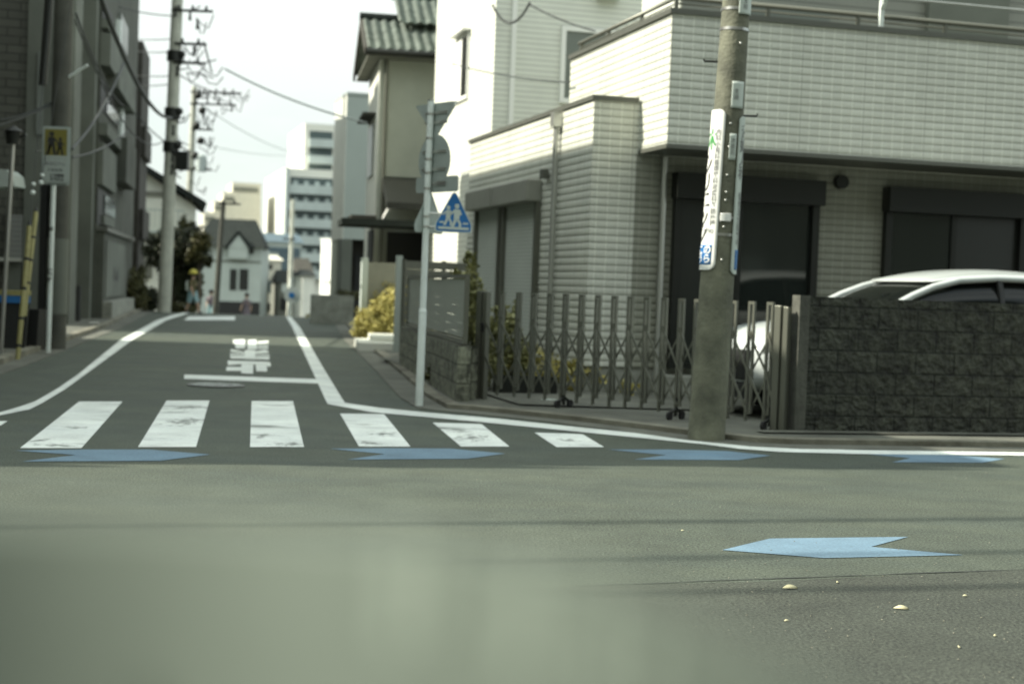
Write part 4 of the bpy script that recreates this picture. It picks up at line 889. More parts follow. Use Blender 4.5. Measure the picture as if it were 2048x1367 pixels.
MB().bar((xd-.2,-.8,ze-.25),(xd+1.1,-.8,ze+1.5),.3,.12,(0,1,0)).bar((xd+2.4,-.8,ze-.25),(xd+1.1,-.8,ze+1.5),.3,.12,(0,1,0)).build('dormer_roof','roof_dark',wt)
for (u0,u1,v0,v1) in ((459,474,538,580),(478,497,538,580),(466,480,486,503),(499,508,486,508)):
    a = wq(u0,v1); b = wq(u1,v0); MB().box(a.x,b.x,-.05,-.002,a.z,b.z).build('window','bronze_dark',wt)
MB().box(0,wd,-.03,-.001,wq(450,524).z,wq(450,520).z).build('band','apt_pale',wt); MB().box(1,wd,-.04,-.002,0,wq(450,602).z).build('car_port','black',wt)
# left white gabled house behind the pale pole
lw,P0,wd,h = far('gabled_house',262,372,400,60,8,ra(12.5),'stucco_white','white gabled house with dark roof edge left of the pale utility pole','house',zb=-.5)
def lq(u,v): return onp(u,v,tuple(P0),'y',0,ra(12.5))
zl = lq(262,320).z; zr_ = lq(396,402).z; wd2 = lq(392,400).x
w = MB(); w.prism([(-2.5,0),(wd2,0),(wd2,zr_-.25),(0,zl-.2),(-2.5,zl-1.5)],(0,0,0),(1,0,0),(0,0,1),(0,8,0)); w.build('wall','stucco_white',lw)
w = MB(); w.bar((-.1,-.35,zl-.05),(wd2+.4,-.35,zr_-.2),.3,.16,up=(0,0,1)); w.bar((-.1,-.35,zl-.05),(-3,-.35,zl-1.6),.3,.16); w.prism([(-.1,zl-.02),(wd2+.4,zr_-.17),(wd2+.4,zr_-.02),(-.1,zl+.13)],(0,-.2,0),(1,0,0),(0,0,1),(0,8.4,0)); w.build('roof','roof_dark',lw)
for (u0,u1,v0,v1,m_) in ((277,289,334,362,'bronze_dark'),(283,330,384,392,'tan'),(287,306,500,556,'tan'),(280,300,525,556,'glass_grey')):
    a = lq(u0,v1); b = lq(u1,v0); MB().box(a.x,b.x,-.06,-.002,a.z,b.z).build('window',m_,lw)
w = MB(); 
for i in range(11): x = lq(264,440).x+i*.18; w.box(x,x+.03,-.55,-.52,lq(270,455).z,lq(270,420).z)
w.box(0,2,-.56,-.51,lq(270,420).z,lq(270,420).z+.06); w.box(0,2,-.5,-.002,lq(270,460).z-.1,lq(270,460).z); w.build('balcony','grey_wall',lw)
# small houses beyond the crest between the white ones
def smallhouse(u0,u1,vt,y,m,label,rm,vr,wins=(),zb=-2.6,depth=7,rz=HA):
    r_,P0,wd,h = far('distant_house',u0,u1,vt,y,depth,rz,m,label,'house',zb,'houses beyond the crest')
    MB().box(0,wd,0,depth,0,h).build('wall',m,r_); hr = onp((u0+u1)/2,vr,tuple(P0),'y',0,rz).z
    hip('roof',-.3,wd+.3,-.3,depth+.3,h+.001,hr+.3,.4,rm,r_)
    for (a0,a1,b0,b1,mm) in wins:
        a = onp(a0,b1,tuple(P0),'y',0,rz); b = onp(a1,b0,tuple(P0),'y',0,rz); MB().box(a.x,b.x,-.08,-.002,a.z,b.z).build('window',mm,r_)
    return r_
smallhouse(520,560,520,170,'beige','beige house with brown balcony right next to the hipped roof house','beige',514,((522,545,528,538,'wood'),(522,548,560,585,'tower_dark'),(526,550,606,622,'black')))
smallhouse(524,600,484,215,'grey_wall','pale flat fronted building with a blue roof band behind the beige balcony house','roof_blue',470,((538,600,496,504,'roof_blue'),(556,600,505,560,'roof_blue')))
smallhouse(592,624,552,185,'beige','small gabled house with brown roof behind the far round sign','wood',520,((600,607,565,580,'bronze_dark'),))
smallhouse(556,596,565,160,'tan','low dim house half hidden behind the far pole','roof_dark',545,((563,578,566,584,'cloth_white'),(560,590,596,620,'black')))
smallhouse(604,628,552,150,'stucco_white','white little house wall left of the brilliant white house','roof_dark',545,())
# ================================================================== LEFT BUILDINGS
bc = dp(80,640,24.6); b0 = Vector((bc.x,24.6,.05)); bb = empty('brick_building',tuple(b0),HA,'dark grey brown brick building at the left edge behind the yellow guy guards','building')
def bq(u,v,ax='y',off=0): return onp(u,v,tuple(b0),ax,off)
MB().box(-9,0,0,1.9,-.2,8.9).build('wall','brick',bb)
MB().box(-.3,.12,-.06,-.002,0,8.9).box(.001,.12,-.001,1.8,0,8.9).build('corner_panel','apt_pale',bb)
a = bq(12,515); b = bq(84,432); MB().box(a.x,-.31,-.12,-.002,a.z,b.z).build('roller_shutter','shutter_dark',bb); MB().box(a.x-.1,-.31,-.2,-.002,a.z-.06,a.z-.002).build('sill','alu',bb)
MB().box(a.x,-.32,-.05,-.002,0,a.z-.061).build('lower_panel','apt_pale',bb)
a = bq(75,270); b = bq(90,105); MB().box(a.x-.02,b.x,-.10,-.061,a.z,b.z).build('glare_panel','glass_grey',bb)  # panel put in for the glare of the pale gap beside the bricks
MB().tube([(bq(88,178).x,-.5,bq(88,178).z),(bq(104,0).x,-.5,bq(104,-60).z)],.07,10).build('drain_pipe','bronze_dark',bb)
# corner building whose roof shades the crossing (left, beyond the frame)
sh = Vector(B0)+SS*(-3.8)+EE*(-8.75)
cb_ = empty('corner_shop',tuple(Vector((sh.x,sh.y,0))),HA,'brick corner building left of the photo that shades the crossing','building')
MB().box(-14,0,0,4.2,-.2,7.4).box(-14,0,4.201,13.2,-.2,9.25).build('wall','brick',cb_); MB().box(-14.1,.1,-.1,4.2,7.401,7.55).box(-14.1,.1,4.201,13.3,9.251,9.4).build('parapet','coping',cb_)
for k in range(4):
    for z in (1,4,7): MB().box(-12.5+k*3.2,-11+k*3.2,-.04,-.002,z,z+1.5).build('window','glass',cb_)
# unseen houses added behind the camera, tall and dark to block low sky light
for x0,w_,h_,m_,lb in ((-26,11,14,'apt_wall','unseen grey house added behind the camera to the left, blocking low sky light'),(-13,12,14,'tan','unseen taupe house added straight behind the camera, blocking low sky light'),(1.5,10,14.5,'brown_siding','unseen brown grey house added behind the camera to the right, blocking low sky light'),(13.5,12,14,'apt_wall','unseen grey house added far right behind the camera, blocking low sky light')):
    q = Vector((0,-5.0,0))+EE*x0; r_ = empty('house',tuple(q),HA,lb,'house','added houses that block low sky light'); MB().box(0,w_,-8,0,0,h_).build('wall',m_,r_); MB().box(-.3,w_+.3,-8.3,.3,h_+.001,h_+.25).build('roof','roof_dark',r_)
    for k in range(3):
        for z in (.9,3.9): MB().box(1+k*3,2.6+k*3,.001,.05,z,z+1.5).build('window','glass_grey',r_)
# grey apartment block along the street
a0 = dp(187,640,34.5); sa_ = math.atan2(12.5,-2.35)   # direction of the street face, going back
ap0 = Vector((a0.x,34.5,.1)); LA = 12.5; AAng = sa_-math.pi/2
ap = empty('grey_apartment_block',tuple(ap0),AAng,'weathered grey apartment block with stacked balconies along the left side of the street','building')
MB().box(-9,0,0,LA,-.3,10.6).box(-9,-.45,-4.0,-.001,-.3,10.4).build('wall','apt_wall',ap)
MB().box(-.449,-.15,-3.9,-2.6,-.3,10.3).box(-.449,-.06,-.5,-.001,-.3,10.3).build('pier','apt_pale',ap)
def aq(u,v,off=0): return onp(u,v,tuple(ap0),'x',off,AAng)
def span(name,u0,u1,v0,v1,m,out_):                # a piece of the street face given by its sight lines
    a = aq(u0,(v0+v1)/2); b = aq(u1,(v0+v1)/2); um = (u0+u1)/2; zt_ = aq(um,v0).z; zb_ = aq(um,v1).z
    return MB().box(.001+out_*.0,out_,max(0,a.y),min(LA-.05,b.y),zb_,zt_).build(name,m,ap)
for (n1,u0,u1,v0,v1,m1,o1_) in (('recess_shade',187,226,164,224,'black',.02),('balcony',188,255,100,163,'apt_pale',.22),('balcony',212,250,174,202,'apt_pale',.30),('window',210,236,206,242,'glass',.05),  # black recess pieces are flat sheets painted as balcony shade
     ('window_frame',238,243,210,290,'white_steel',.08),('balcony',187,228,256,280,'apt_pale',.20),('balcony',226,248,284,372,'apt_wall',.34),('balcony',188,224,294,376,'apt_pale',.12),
     ('recess_shade',187,216,380,450,'black',.02),('window',205,226,396,432,'glass',.06),('balcony',200,222,434,452,'apt_pale',.10),('balcony',189,224,44,62,'apt_pale',.16),('recess_shade',192,226,0,42,'black',.02),
     ('window',234,249,40,100,'glass_grey',.10),('window_frame',231,234,40,100,'white_steel',.12)): span(n1,u0,u1,v0,v1,m1,o1_)
MB().box(.001,.18,.1,LA-3,.0,2.15).build('entrance_wall','apt_wall',ap); MB().box(.181,.21,.6,6.5,.6,1.95).build('name_panel','apt_pale',ap)
MB().box(-1.5,-.451,-4.12,-4.001,0,2.3).build('front_panel','apt_wall',ap)
MB().box(.001,.26,.05,LA-3,2.151,2.25).build('ledge','coping',ap)
text('Kasi',.50,'ink','lettering',ap,lambda x,y: (.215,3.4+x*2.0,1.15+y),.008)
MB().box(.182,.40,.1,LA-2,-.1,.5).build('plinth','concrete',ap)
MB().box(-9.2,.25,-.1,LA+.2,10.601,10.8).build('parapet','apt_wall',ap)
# dark brown block behind
d0 = dp(272,600,50); db = empty('brown_block',(d0.x,50,-.3),AAng,'narrow dark brown apartment block beyond the grey one','building')
hB = dp(266,82,50).z+.3; MB().box(-8,0,0,4,0,hB).build('wall','apt_brown',db); MB().box(.001,.15,.3,3.8,2.8,3.8).build('balcony','apt_brown',db); MB().box(.001,.15,.3,3.8,5.6,6.6).build('balcony','apt_brown',db)
MB().box(-.6,-.3,-.1,-.001,0,hB-.4).build('downpipe','apt_wall',db)

# ================================================================== LEFT STREET FURNITURE
def upole(P,h,r0,r1,label,m,group='utility poles',lean=(0,0)):
    r_ = empty('utility_pole',P,0,label,'utility pole',group); k = 8
    MB().tube([(lean[0]*h*i/k,lean[1]*h*i/k,h*i/k-.1) for i in range(k+1)],[r0+(r1-r0)*i/k for i in range(k+1)],24).build('shaft',m,r_); return r_
pl_ = dp(110,690,23.0); lp = upole((pl_.x,23.0,.05),10,.165,.115,'dark concrete utility pole at the left behind the school sign','pole_dark')
MB().tube([(0,0,.55),(0,0,1.72)],.170,24).build('pale_sleeve','apt_pale',lp)
for z in (2.4,3.5,3.72,4.05,4.6): MB().tube([(0,0,z),(0,0,z+.03)],.158-.004*z,20).build('band','stainless',lp)
z = 3.95; MB().tube([(.1,-.05,z+.25),(.42,-.1,z+.45)],.022,8).build('arm','white_steel',lp)
MB().ball((-.02,-.16,3.1),.06,8).tube([(-.35,-.1,3.05),(0,-.12,3.1)],.012,6).build('cable_clamp','stainless',lp)
tag(None or MB().box(pl_.x-.24,pl_.x-.14,22.85,22.95,.02,3.0).build('steel_post','black'),'black square steel post touching the left side of the dark utility pole','post')
# school sign
s0 = dp(96,700,22.0); s1 = dp(107,374,22.0); st = empty('school_sign',(s0.x,22.0,.04),0,'white post carrying a yellow school crossing notice with two figures','sign')
dxs = s1.x-s0.x; MB().tube([(0,0,0),(dxs,0,s1.z)],.036,14).tube([(dxs,0.03,s1.z),(dxs+.03,.03,s1.z+.8)],.03,10).build('post','white_steel',st)
def smap(x,y,off=.0): return (dxs+.035+x*.985, -.045-off, s1.z+.42+y)
ax = Vector((.998,.06,0)); 
pn = MB().prism(rounded([(-.205,-.43),(.205,-.43),(.205,.43),(-.205,.43)],.03),(dxs+.04,-.05,s1.z+.42),(1,0.05,0),(0.0,0,1),(0,.012,0)).build('panel','sign_back',st)
cx_ = dxs+.04; cz_ = s1.z+.42
def face(x0,x1,z0,z1,m,name,y): return MB().box(cx_+x0,cx_+x1,-.066-y,-.064-y,cz_+z0,cz_+z1).build(name,m,pn)
face(-.185,.185,-.41,.41,'grey_wall','border',.0); face(-.172,.172,-.395,.395,'sign_back','inner_border',.003)
face(-.165,.165,-.388,.0,'grey_wall','text_panel',.006); face(-.165,.165,.0,.388,'yellow_sign','picture',.006)
fgk = MB()
def kid(cx,zb_,s,girl=False):
    def pg_(p): fgk.prism([(cx+x*s,zb_+z*s) for x,z in p],(cx_,-.0725,cz_),(1,0,0),(0,0,1),(0,-.001,0))
    pg_(arc(0,.86,.085,14)); pg_([(-.12,.90),(.12,.90),(.10,.93),(-.10,.93)]); pg_([(-.085,.92),(.085,.92),(.06,.98),(-.06,.98)])
    pg_([(-.10,.76),(.10,.76),(.13,.42 if not girl else .36),(-.13,.42 if not girl else .36)])
    pg_([(-.10,.75),(-.22,.55),(-.17,.52),(-.06,.66)]); pg_([(.10,.75),(.27,.56),(.24,.52),(.08,.64)])
    pg_([(-.11,.44),(-.005,.44),(-.10,.04),(-.20,.0),(-.14,.0)][:5]); pg_([(-.12,.44),(0,.44),(-.10,.0),(-.22,.0)]); pg_([(.0,.44),(.12,.44),(.20,.0),(.08,.0)])
kid(-.06,.01,.345); kid(.065,.01,.26,True); fgk.build('figure_symbol','ink',pn)
def tmap(xc,zc): return lambda x,y: (cx_+xc+x, -.0735, cz_+zc+y)
text('スクールゾーン',.048,'ink_grey','lettering',pn,tmap(0,-.05),.0)
text('車両通行止',.062,'ink_grey','lettering',pn,tmap(0,-.125),.001)
text('7.30-8.30',.058,'ink','lettering',pn,tmap(.0,-.215),.001)
text('許可車両\n以外禁止',.052,'ink','lettering',pn,tmap(.03,-.325),.002,line=1.05)
text(vtext('通学路'),.075,'ink','lettering',st,lambda x,y: (dxs*.45+x,-.040,1.15+y),.004,line=.9)
text(vtext('止'),.06,'ink','lettering',st,lambda x,y: (dxs*.8+x,-.040,1.85+y),.004)
# yellow guy guards and guy wires
for (u0,v0,u1,v1,yy,lb,ut,vt_) in ((35,722,59,452,20.2,'yellow and black guy wire guard in front, leaning right',108,-60),(48,632,72,424,20.9,'yellow guy wire guard standing behind the front one',150,-40)):
    a = dp(u0,v0,yy); b = dp(u1,v1,yy+.5); gg = empty('guy_guard',tuple(Vector((a.x,a.y,max(.02,zg(a.y))))),0,lb,'guy guard','yellow guy wire guards'); o_ = Vector((a.x,a.y,max(.02,zg(a.y)))); b_ = b-o_; a_ = a-o_
    MB().tube([tuple(a_),tuple(b_)],.034,12).build('sleeve','yellow',gg); dd = (b_-a_)
    for t in (.10,.30,.52,.74)[(0 if yy<20.5 else 1):]:
        MB().tube([tuple(a_+dd*t),tuple(a_+dd*(t+.022))],.036,12).build('black_band','black',gg)
    MB().tube([tuple(b_),tuple(b_+dd.normalized()*.07)],.036,12,r1=.012).build('cap','black',gg)
    c = dp(ut,vt_,23.0)-o_; MB().tube([tuple(b_),tuple(b_+(c-b_)*1)],.006,6).build('wire','cable',gg)
    MB().ball(tuple(b_+(c-b_)*.12),.035,8).ball(tuple(b_+(c-b_)*.15),.03,8).build('insulator','white_steel',gg)
# bollard, rope
p = gp(151,648); bo = empty('bollard',(p.x,p.y,p.z+.05),0,'short black bollard with a rope by the apartment entrance','bollard'); MB().tube([(0,0,0),(0,0,.80)],.10,14).build('post','black',bo); MB().tube([(-.1,-.02,.6),(-.25,-.05,.3),(-.28,-.05,.12)],.012,6).build('rope','cable',bo)
# bins with yellow lid
p = dp(22,680,21.8); bn = empty('recycling_bin',(p.x,21.8,.06),HA,'dark bin with yellow lid and blue rim behind the guy guards','bin'); MB().prism([(-.20,0),(.20,0),(.24,.72),(-.24,.72)],(0,-.2,0),(1,0,0),(0,0,1),(0,.4,0)).build('body','black',bn); MB().box(-.26,.26,-.24,.24,.83,.90).build('lid','yellow',bn); MB().box(-.25,.25,-.23,.23,.721,.829).build('rim','blue',bn)
p = dp(52,690,22.4); o = MB().prism([(-.22,0),(.22,0),(.25,.62),(-.25,.62)],(0,-.2,0),(1,0,0),(0,0,1),(0,.4,0)).build('dark_bin','black'); o.location = (p.x,22.4,.06); tag(o,'plain black bin between the guy guards and the black post','bin')
# lamp and thin mast at the very left edge
p = dp(4,600,20.5); lm = empty('entrance_lamp',(p.x,20.5,.06),0,'lamp head on a thin grey mast at the extreme left edge','lamp'); zt_ = dp(4,285,20.5).z
MB().tube([(0,0,0),(.1,0,zt_)],.03,10).build('mast','stainless',lm); MB().tube([(.1,0,zt_-.08),(.1,0,zt_+.10)],.09,12,r1=.11).tube([(.1,0,zt_+.10),(.1,0,zt_+.17)],.14,12,r1=.03).build('lamp_head','bronze_dark',lm); MB().bar((.16,0,zt_),(.28,0,zt_+.06),.05,.03).build('bracket','bronze_dark',lm)
p = dp(30,362,22.5); aw_ = MB().prism([(-.25,-.14),(.13,-.10),(.10,.06),(0,.14),(-.25,.16)],(0,-.4,0),(1,0,0),(0,0,1),(0,.5,0)).build('awning','grey_wall'); aw_.location = (p.x,22.5,p.z); tag(aw_,'small pale curved awning above the bins at the left edge','awning')
# litter by left kerb
p = gp(188,652); o = MB().box(-.10,.10,-.05,.05,0,.07).build('white_brick','white'); o.location=(p.x,p.y,p.z+.02); o.rotation_euler=(0,0,.5); tag(o,'small white block lying by the left kerb','block')

# ================================================================== FAR POLES
p = dp(328,622,44.0); pe = dp(355,0,44.0)
P1 = upole((p.x,44.0,zg(44)),13,.20,.15,'tall pale sunlit utility pole on the left side of the street','pole_pale',lean=((pe.x-p.x)/pe.z*0.98,0))
def atp(P,lean,h,dx=0,dy=0,dz=0): return (lean*h+dx,dy,h+dz)
ln1 = (pe.x-p.x)/pe.z*.98
def zrow(v,y): return dp(350,v,y).z
def xarm(root,lean,h,x0,x1,nins,m='bronze_dark'):
    mb = MB(); mb.bar((lean*h+x0,-.15,h),(lean*h+x1,-.15,h),.07,.07); o = mb.build('crossarm',m,root); ins = MB()
    for i in range(nins): x = lean*h+x0+(x1-x0)*(i+.5)/nins; ins.tube([(x,-.15,h+.035),(x,-.15,h+.16)],.05,8,r1=.03)
    ins.build('insulator',m,o)
for v,x0,x1,n_ in ((28,-.1,1.1,3),(94,0,.95,2),(132,0,.95,2)): xarm(P1,ln1,zrow(v,44)-.1,x0,x1,n_)
MB().tube([(ln1*7.0+.9,-.15,zrow(94,44)-.1),(ln1*7+1.15,-.15,zrow(150,44)-.1),(ln1*7+.6,-.15,zrow(135,44))],.03,6).build('stay','bronze_dark',P1)
for v in (118,232,300): h_ = zrow(v,44)-.1; MB().tube([(ln1*h_,0,h_-.15),(ln1*h_,0,h_+.15)],.235,14).ball((ln1*h_+.22,-.1,h_+.05),.12,6).build('cable_clamp','bronze_dark',P1)
h_ = zrow(325,44)-.1; MB().box(ln1*h_+.22,ln1*h_+.55,-.2,.1,h_-.3,h_+.25).tube([(ln1*h_,0,h_),(ln1*h_+.3,0,h_)],.04,6).build('junction_box','bronze_dark',P1)
def clutter(root,ln,vs,y,zoff,x0,x1,n,seed,m='bronze_dark'):
    rr = random.Random(seed)
    for i in range(n):
        h = zrow(rr.uniform(*vs),y)-zoff; xa = ln*h+rr.uniform(x0,x1); k = rr.random()
        if k < .4:
            w = rr.uniform(.2,.6); MB().tube([(xa,-.15,h),(xa+w*.3,-.15,h-rr.uniform(.1,.35)),(xa+w*.7,-.1,h-rr.uniform(.1,.35)),(xa+w,-.1,h+rr.uniform(-.1,.2))],.018,5).build('jumper_wire',m,root)
        elif k < .7: MB().tube([(xa,-.15,h-.12),(xa,-.15,h+.12)],.05,8,r1=.03).ball((xa,-.15,h+.14),.05,5).build('insulator',m,root)
        else: MB().bar((xa,-.1,h),(xa+rr.uniform(.2,.5),-.1,h+rr.uniform(-.3,.3)),.03,.03).build('stay',m,root)
clutter(P1,ln1,(90,150),44,zg(44),.1,1.0,16,5); clutter(P1,ln1,(15,60),44,zg(44),.0,.8,6,6); clutter(P1,ln1,(225,345),44,zg(44),.05,.3,12,7)
# second pole
def fpole(ub,vb,ut,vt,y,r,label,m):
    a = dp(ub,vb,y); t = dp(ut,vt,y); zb_ = zg(y); h_ = t.z-zb_; ln = (t.x-a.x)/(t.z-a.z); 
    r_ = upole((a.x-ln*(a.z-zb_),y,zb_),h_,r,r*.7,label,m,lean=(ln,0)); return r_,ln,zb_
P2,l2,z2 = fpole(374,500,389,168,62,.17,'thin weathered utility pole with transformer just right of the tall pale one','pole_pale')
for v,x0,x1,n_ in ((183,-.1,2.0,3),(207,-.1,1.8,4),(258,0,.9,2),(338,0,.9,2)): xarm(P2,l2,zrow(v,62)-z2,x0,x1,n_)
hh = zrow(325,62)-z2; MB().tube([(l2*hh+.45,-.1,hh-.35),(l2*hh+.45,-.1,hh+.3)],.22,12).tube([(l2*hh+.45,-.1,hh+.3),(l2*hh+.45,-.1,hh+.38)],.22,12,r1=.1).build('transformer','tower_grey',P2)
for k in range(5): hh = zrow(190+k*30,62)-z2; MB().ball((l2*hh+.2+.2*(k%2),-.15,hh),.16,6).build('switch','bronze_dark',P2)
P3,l3,z3 = fpole(430,634,447,398,58,.13,'slim leaning dark pole in front of the hipped roof house','pole_dark')
P4,l4,z4 = fpole(578,628,586,396,88,.16,'thin distant pole in front of the tower','pole_pale')
xarm(P4,l4,zrow(470,88)-z4,-.5,.3,2); xarm(P3,l3,zrow(404,58)-z3,-.2,.7,2)
clutter(P2,l2,(175,215),62,z2,.2,1.9,18,8); clutter(P2,l2,(215,380),62,z2,.0,.8,22,9)
# round sign post at the crest
a = dp(577,632,50); t = dp(580,556,50); rsn = empty('round_sign',(a.x,50,zg(50)),0,'far post with a round blue sign where the right edge line meets the crest','sign')
hh = t.z-zg(50); MB().tube([(0,0,0),(.05,0,hh)],.05,10).build('post','white_steel',rsn)
zz = dp(583,590,50).z-zg(50); MB().tube([(.12,-.08,zz),(.12,-.06,zz)],.28,24).build('sign_plate','tower_grey',rsn); MB().tube([(.10,-.10,zz),(.10,-.081,zz)],.10,14).build('sign_symbol','blue',rsn)

# ================================================================== CABLES
def wires(name, pts, r, label, sag=0, m='cable'): tag(MB().tube(cable(pts[0],pts[1],sag),r,6).build(name,m),label,'cable','overhead cables')
A = lambda u,v,y: tuple(dp(u,v,y))
wires('cable',(A(196,-20,23),A(345,236,44)),.045,'thick black cable bundle sagging from the top left to the pale pole',.55)
wires('cable',(A(150,40,23),A(338,272,44)),.015,'thin cable under the thick bundle running to the pale pole',.9)
wires('cable',(A(152,28,23),A(262,215,44)),.02,'thin cable crossing the front of the grey apartment balconies',.4)
wires('cable',(A(144,298,23),A(250,120,34)),.025,'cable rising from the school sign up to the grey apartments',.2)
wires('cable',(A(144,315,23),A(256,262,36)),.018,'faint lower cable running from the school sign to the grey apartments',.1)
wires('cable',(A(112,200,23),A(0,240,22)),.015,'cable leaving the dark pole leftwards across the bricks',.05)
wires('cable',(A(108,208,23),A(-20,255,21)),.012,'second thinner cable across the bricks to the left edge',.03)
wires('cable',(A(240,15,38),A(350,32,44)),.018,'single cable between the apartment roof and the top of the pale pole',.05)
for i,(va,vb,lb) in enumerate(((78,78,'topmost of the level wires left of the pale pole'),(102,104,'level wire just under the topmost one left of the pale pole'),(150,152,'level wire left of the pale pole at the height of the upper clamp'),(172,168,'lowest of the level wires left of the pale pole'))):
    wires('cable',(A(262,va,50),A(345,vb,44)),.014,lb,.03)
wires('cable',(A(450,138,34),A(735,246,32)),.022,'pale thick cable crossing the sky from the far pole to the grey box house',.12,'cable_pale')
wires('cable',(A(395,205,62),A(620,310,120)),.022,'faint cable descending from the transformer pole towards the tower',.5,'cable_pale')
wires('cable',(A(392,285,62),A(625,305,130)),.018,'faint level cable from the transformer pole to the tower',.4,'cable_pale')
wires('cable',(A(345,240,44),A(380,300,62)),.015,'short cable joining the pale pole and the transformer pole',.3)
wires('cable',(A(345,140,44),A(470,190,62)),.02,'thin wire from the pale pole clamp to the far crossarm',.2)
wires('cable',(A(262,215,44),A(340,290,44)),.02,'thin wire under the bundle ending at the lower clamp of the pale pole',.1)
wires('cable',(A(985,10,25.0),A(1060,5,24.4)),.02,'short drooping black cable loop on the siding house',.32)
wires('cable',(A(1060,10,24.4),A(1190,62,23.5)),.014,'thin cable running from the siding house air unit to its window',.04)
wires('cable',(A(905,128,24.5),A(1140,165,20)),.010,'thin wire crossing the siding house wall',.05)
# overhead lines along the main road (above the frame) that streak the asphalt with shadow
for i,(yy,zz,rr) in enumerate(((8.9,10.5,.035),(10.0,11.2,.045),(7.7,10.2,.04))):
    a = Vector((-30,yy-8.6+i*.5,zz)); b = Vector((25,yy+8.0-i*.5,zz)); wires('cable',(a,b),rr,['middle','thickest and farthest','nearest'][i]+' overhead line above the frame, shading a streak on the asphalt',.6)

# ================================================================== TREES AND HEDGES LEFT
def tree(P,blobs,n,size,m,label,trunk_h,tr,seed):
    r_ = empty('tree',P,0,label,'tree'); foliage('crown',blobs,n,size,m,r_,seed=seed); rr = random.Random(seed)
    MB().tube([(0,0,-.2),(.05,0,trunk_h*.5),(-.05,.05,trunk_h)],[tr,tr*.8,tr*.6],10).build('trunk','bark',r_)
    lm_ = MB()
    for b_ in blobs: lm_.tube([(0,0,trunk_h*.75),(b_[0]*.5,b_[1]*.5,(b_[2]+trunk_h)*.5),(b_[0],b_[1],b_[2])],[tr*.45,tr*.3,tr*.12],6)
    lm_.build('limb','bark',r_)
t = dp(345,620,50); zt0 = zg(50)
tree((t.x,50,zt0),[(-.45,0,2.15,.62,.7,.55),(.45,0,2.3,.75,.8,.62),(.0,.3,1.75,.75,.7,.6),(.85,-.2,1.95,.38,.5,.45),(.25,.2,1.1,.62,.6,.6),(.4,.2,.55,.5,.5,.45)],9000,.085,'leaf_dark','dark broad crowned tree behind the tall pale utility pole',1.8,.12,21)
t = dp(400,620,49); tree((t.x-.05,49,zg(49)),[(0,0,2.35,.32,.3,.35),(-.25,0,1.9,.25,.3,.3),(.2,0,1.75,.2,.2,.22)],1600,.09,'leaf_olive','slim olive tree right of the dark tree, near the walking child',1.9,.05,22)
t = dp(380,500,52); tree((t.x,52,zg(52)),[(0,0,1.2,.5,.4,.9),(-.1,0,2.6,.4,.4,.8)],2500,.1,'leaf_olive','olive shrubby tree low behind the walking child',1.6,.06,23)
def hedge(u,v,y,blobs,n,m,label,seed):
    p = dp(u,v,y); plant('hedge',(p.x,y,zg(y)),blobs,n,.07,m,label,'hedge',4,None,seed,1.2)
hedge(262,620,43,[(0,0,.6,.45,.9,.6),(-.15,.6,.9,.4,.8,.5),(.2,-.3,.4,.4,.5,.4)],3000,'leaf_olive','rounded olive hedge at the far end of the grey apartments',24)
hedge(298,622,45,[(0,0,.45,.35,.5,.42),(.15,.2,.3,.3,.4,.3)],1500,'leaf_dark','small dark hedge between the olive hedge and the pale pole',25)
hedge(358,622,46,[(0,0,.15,.5,.3,.18)],600,'leaf_olive','low olive ground shrub right of the pale pole foot',26)

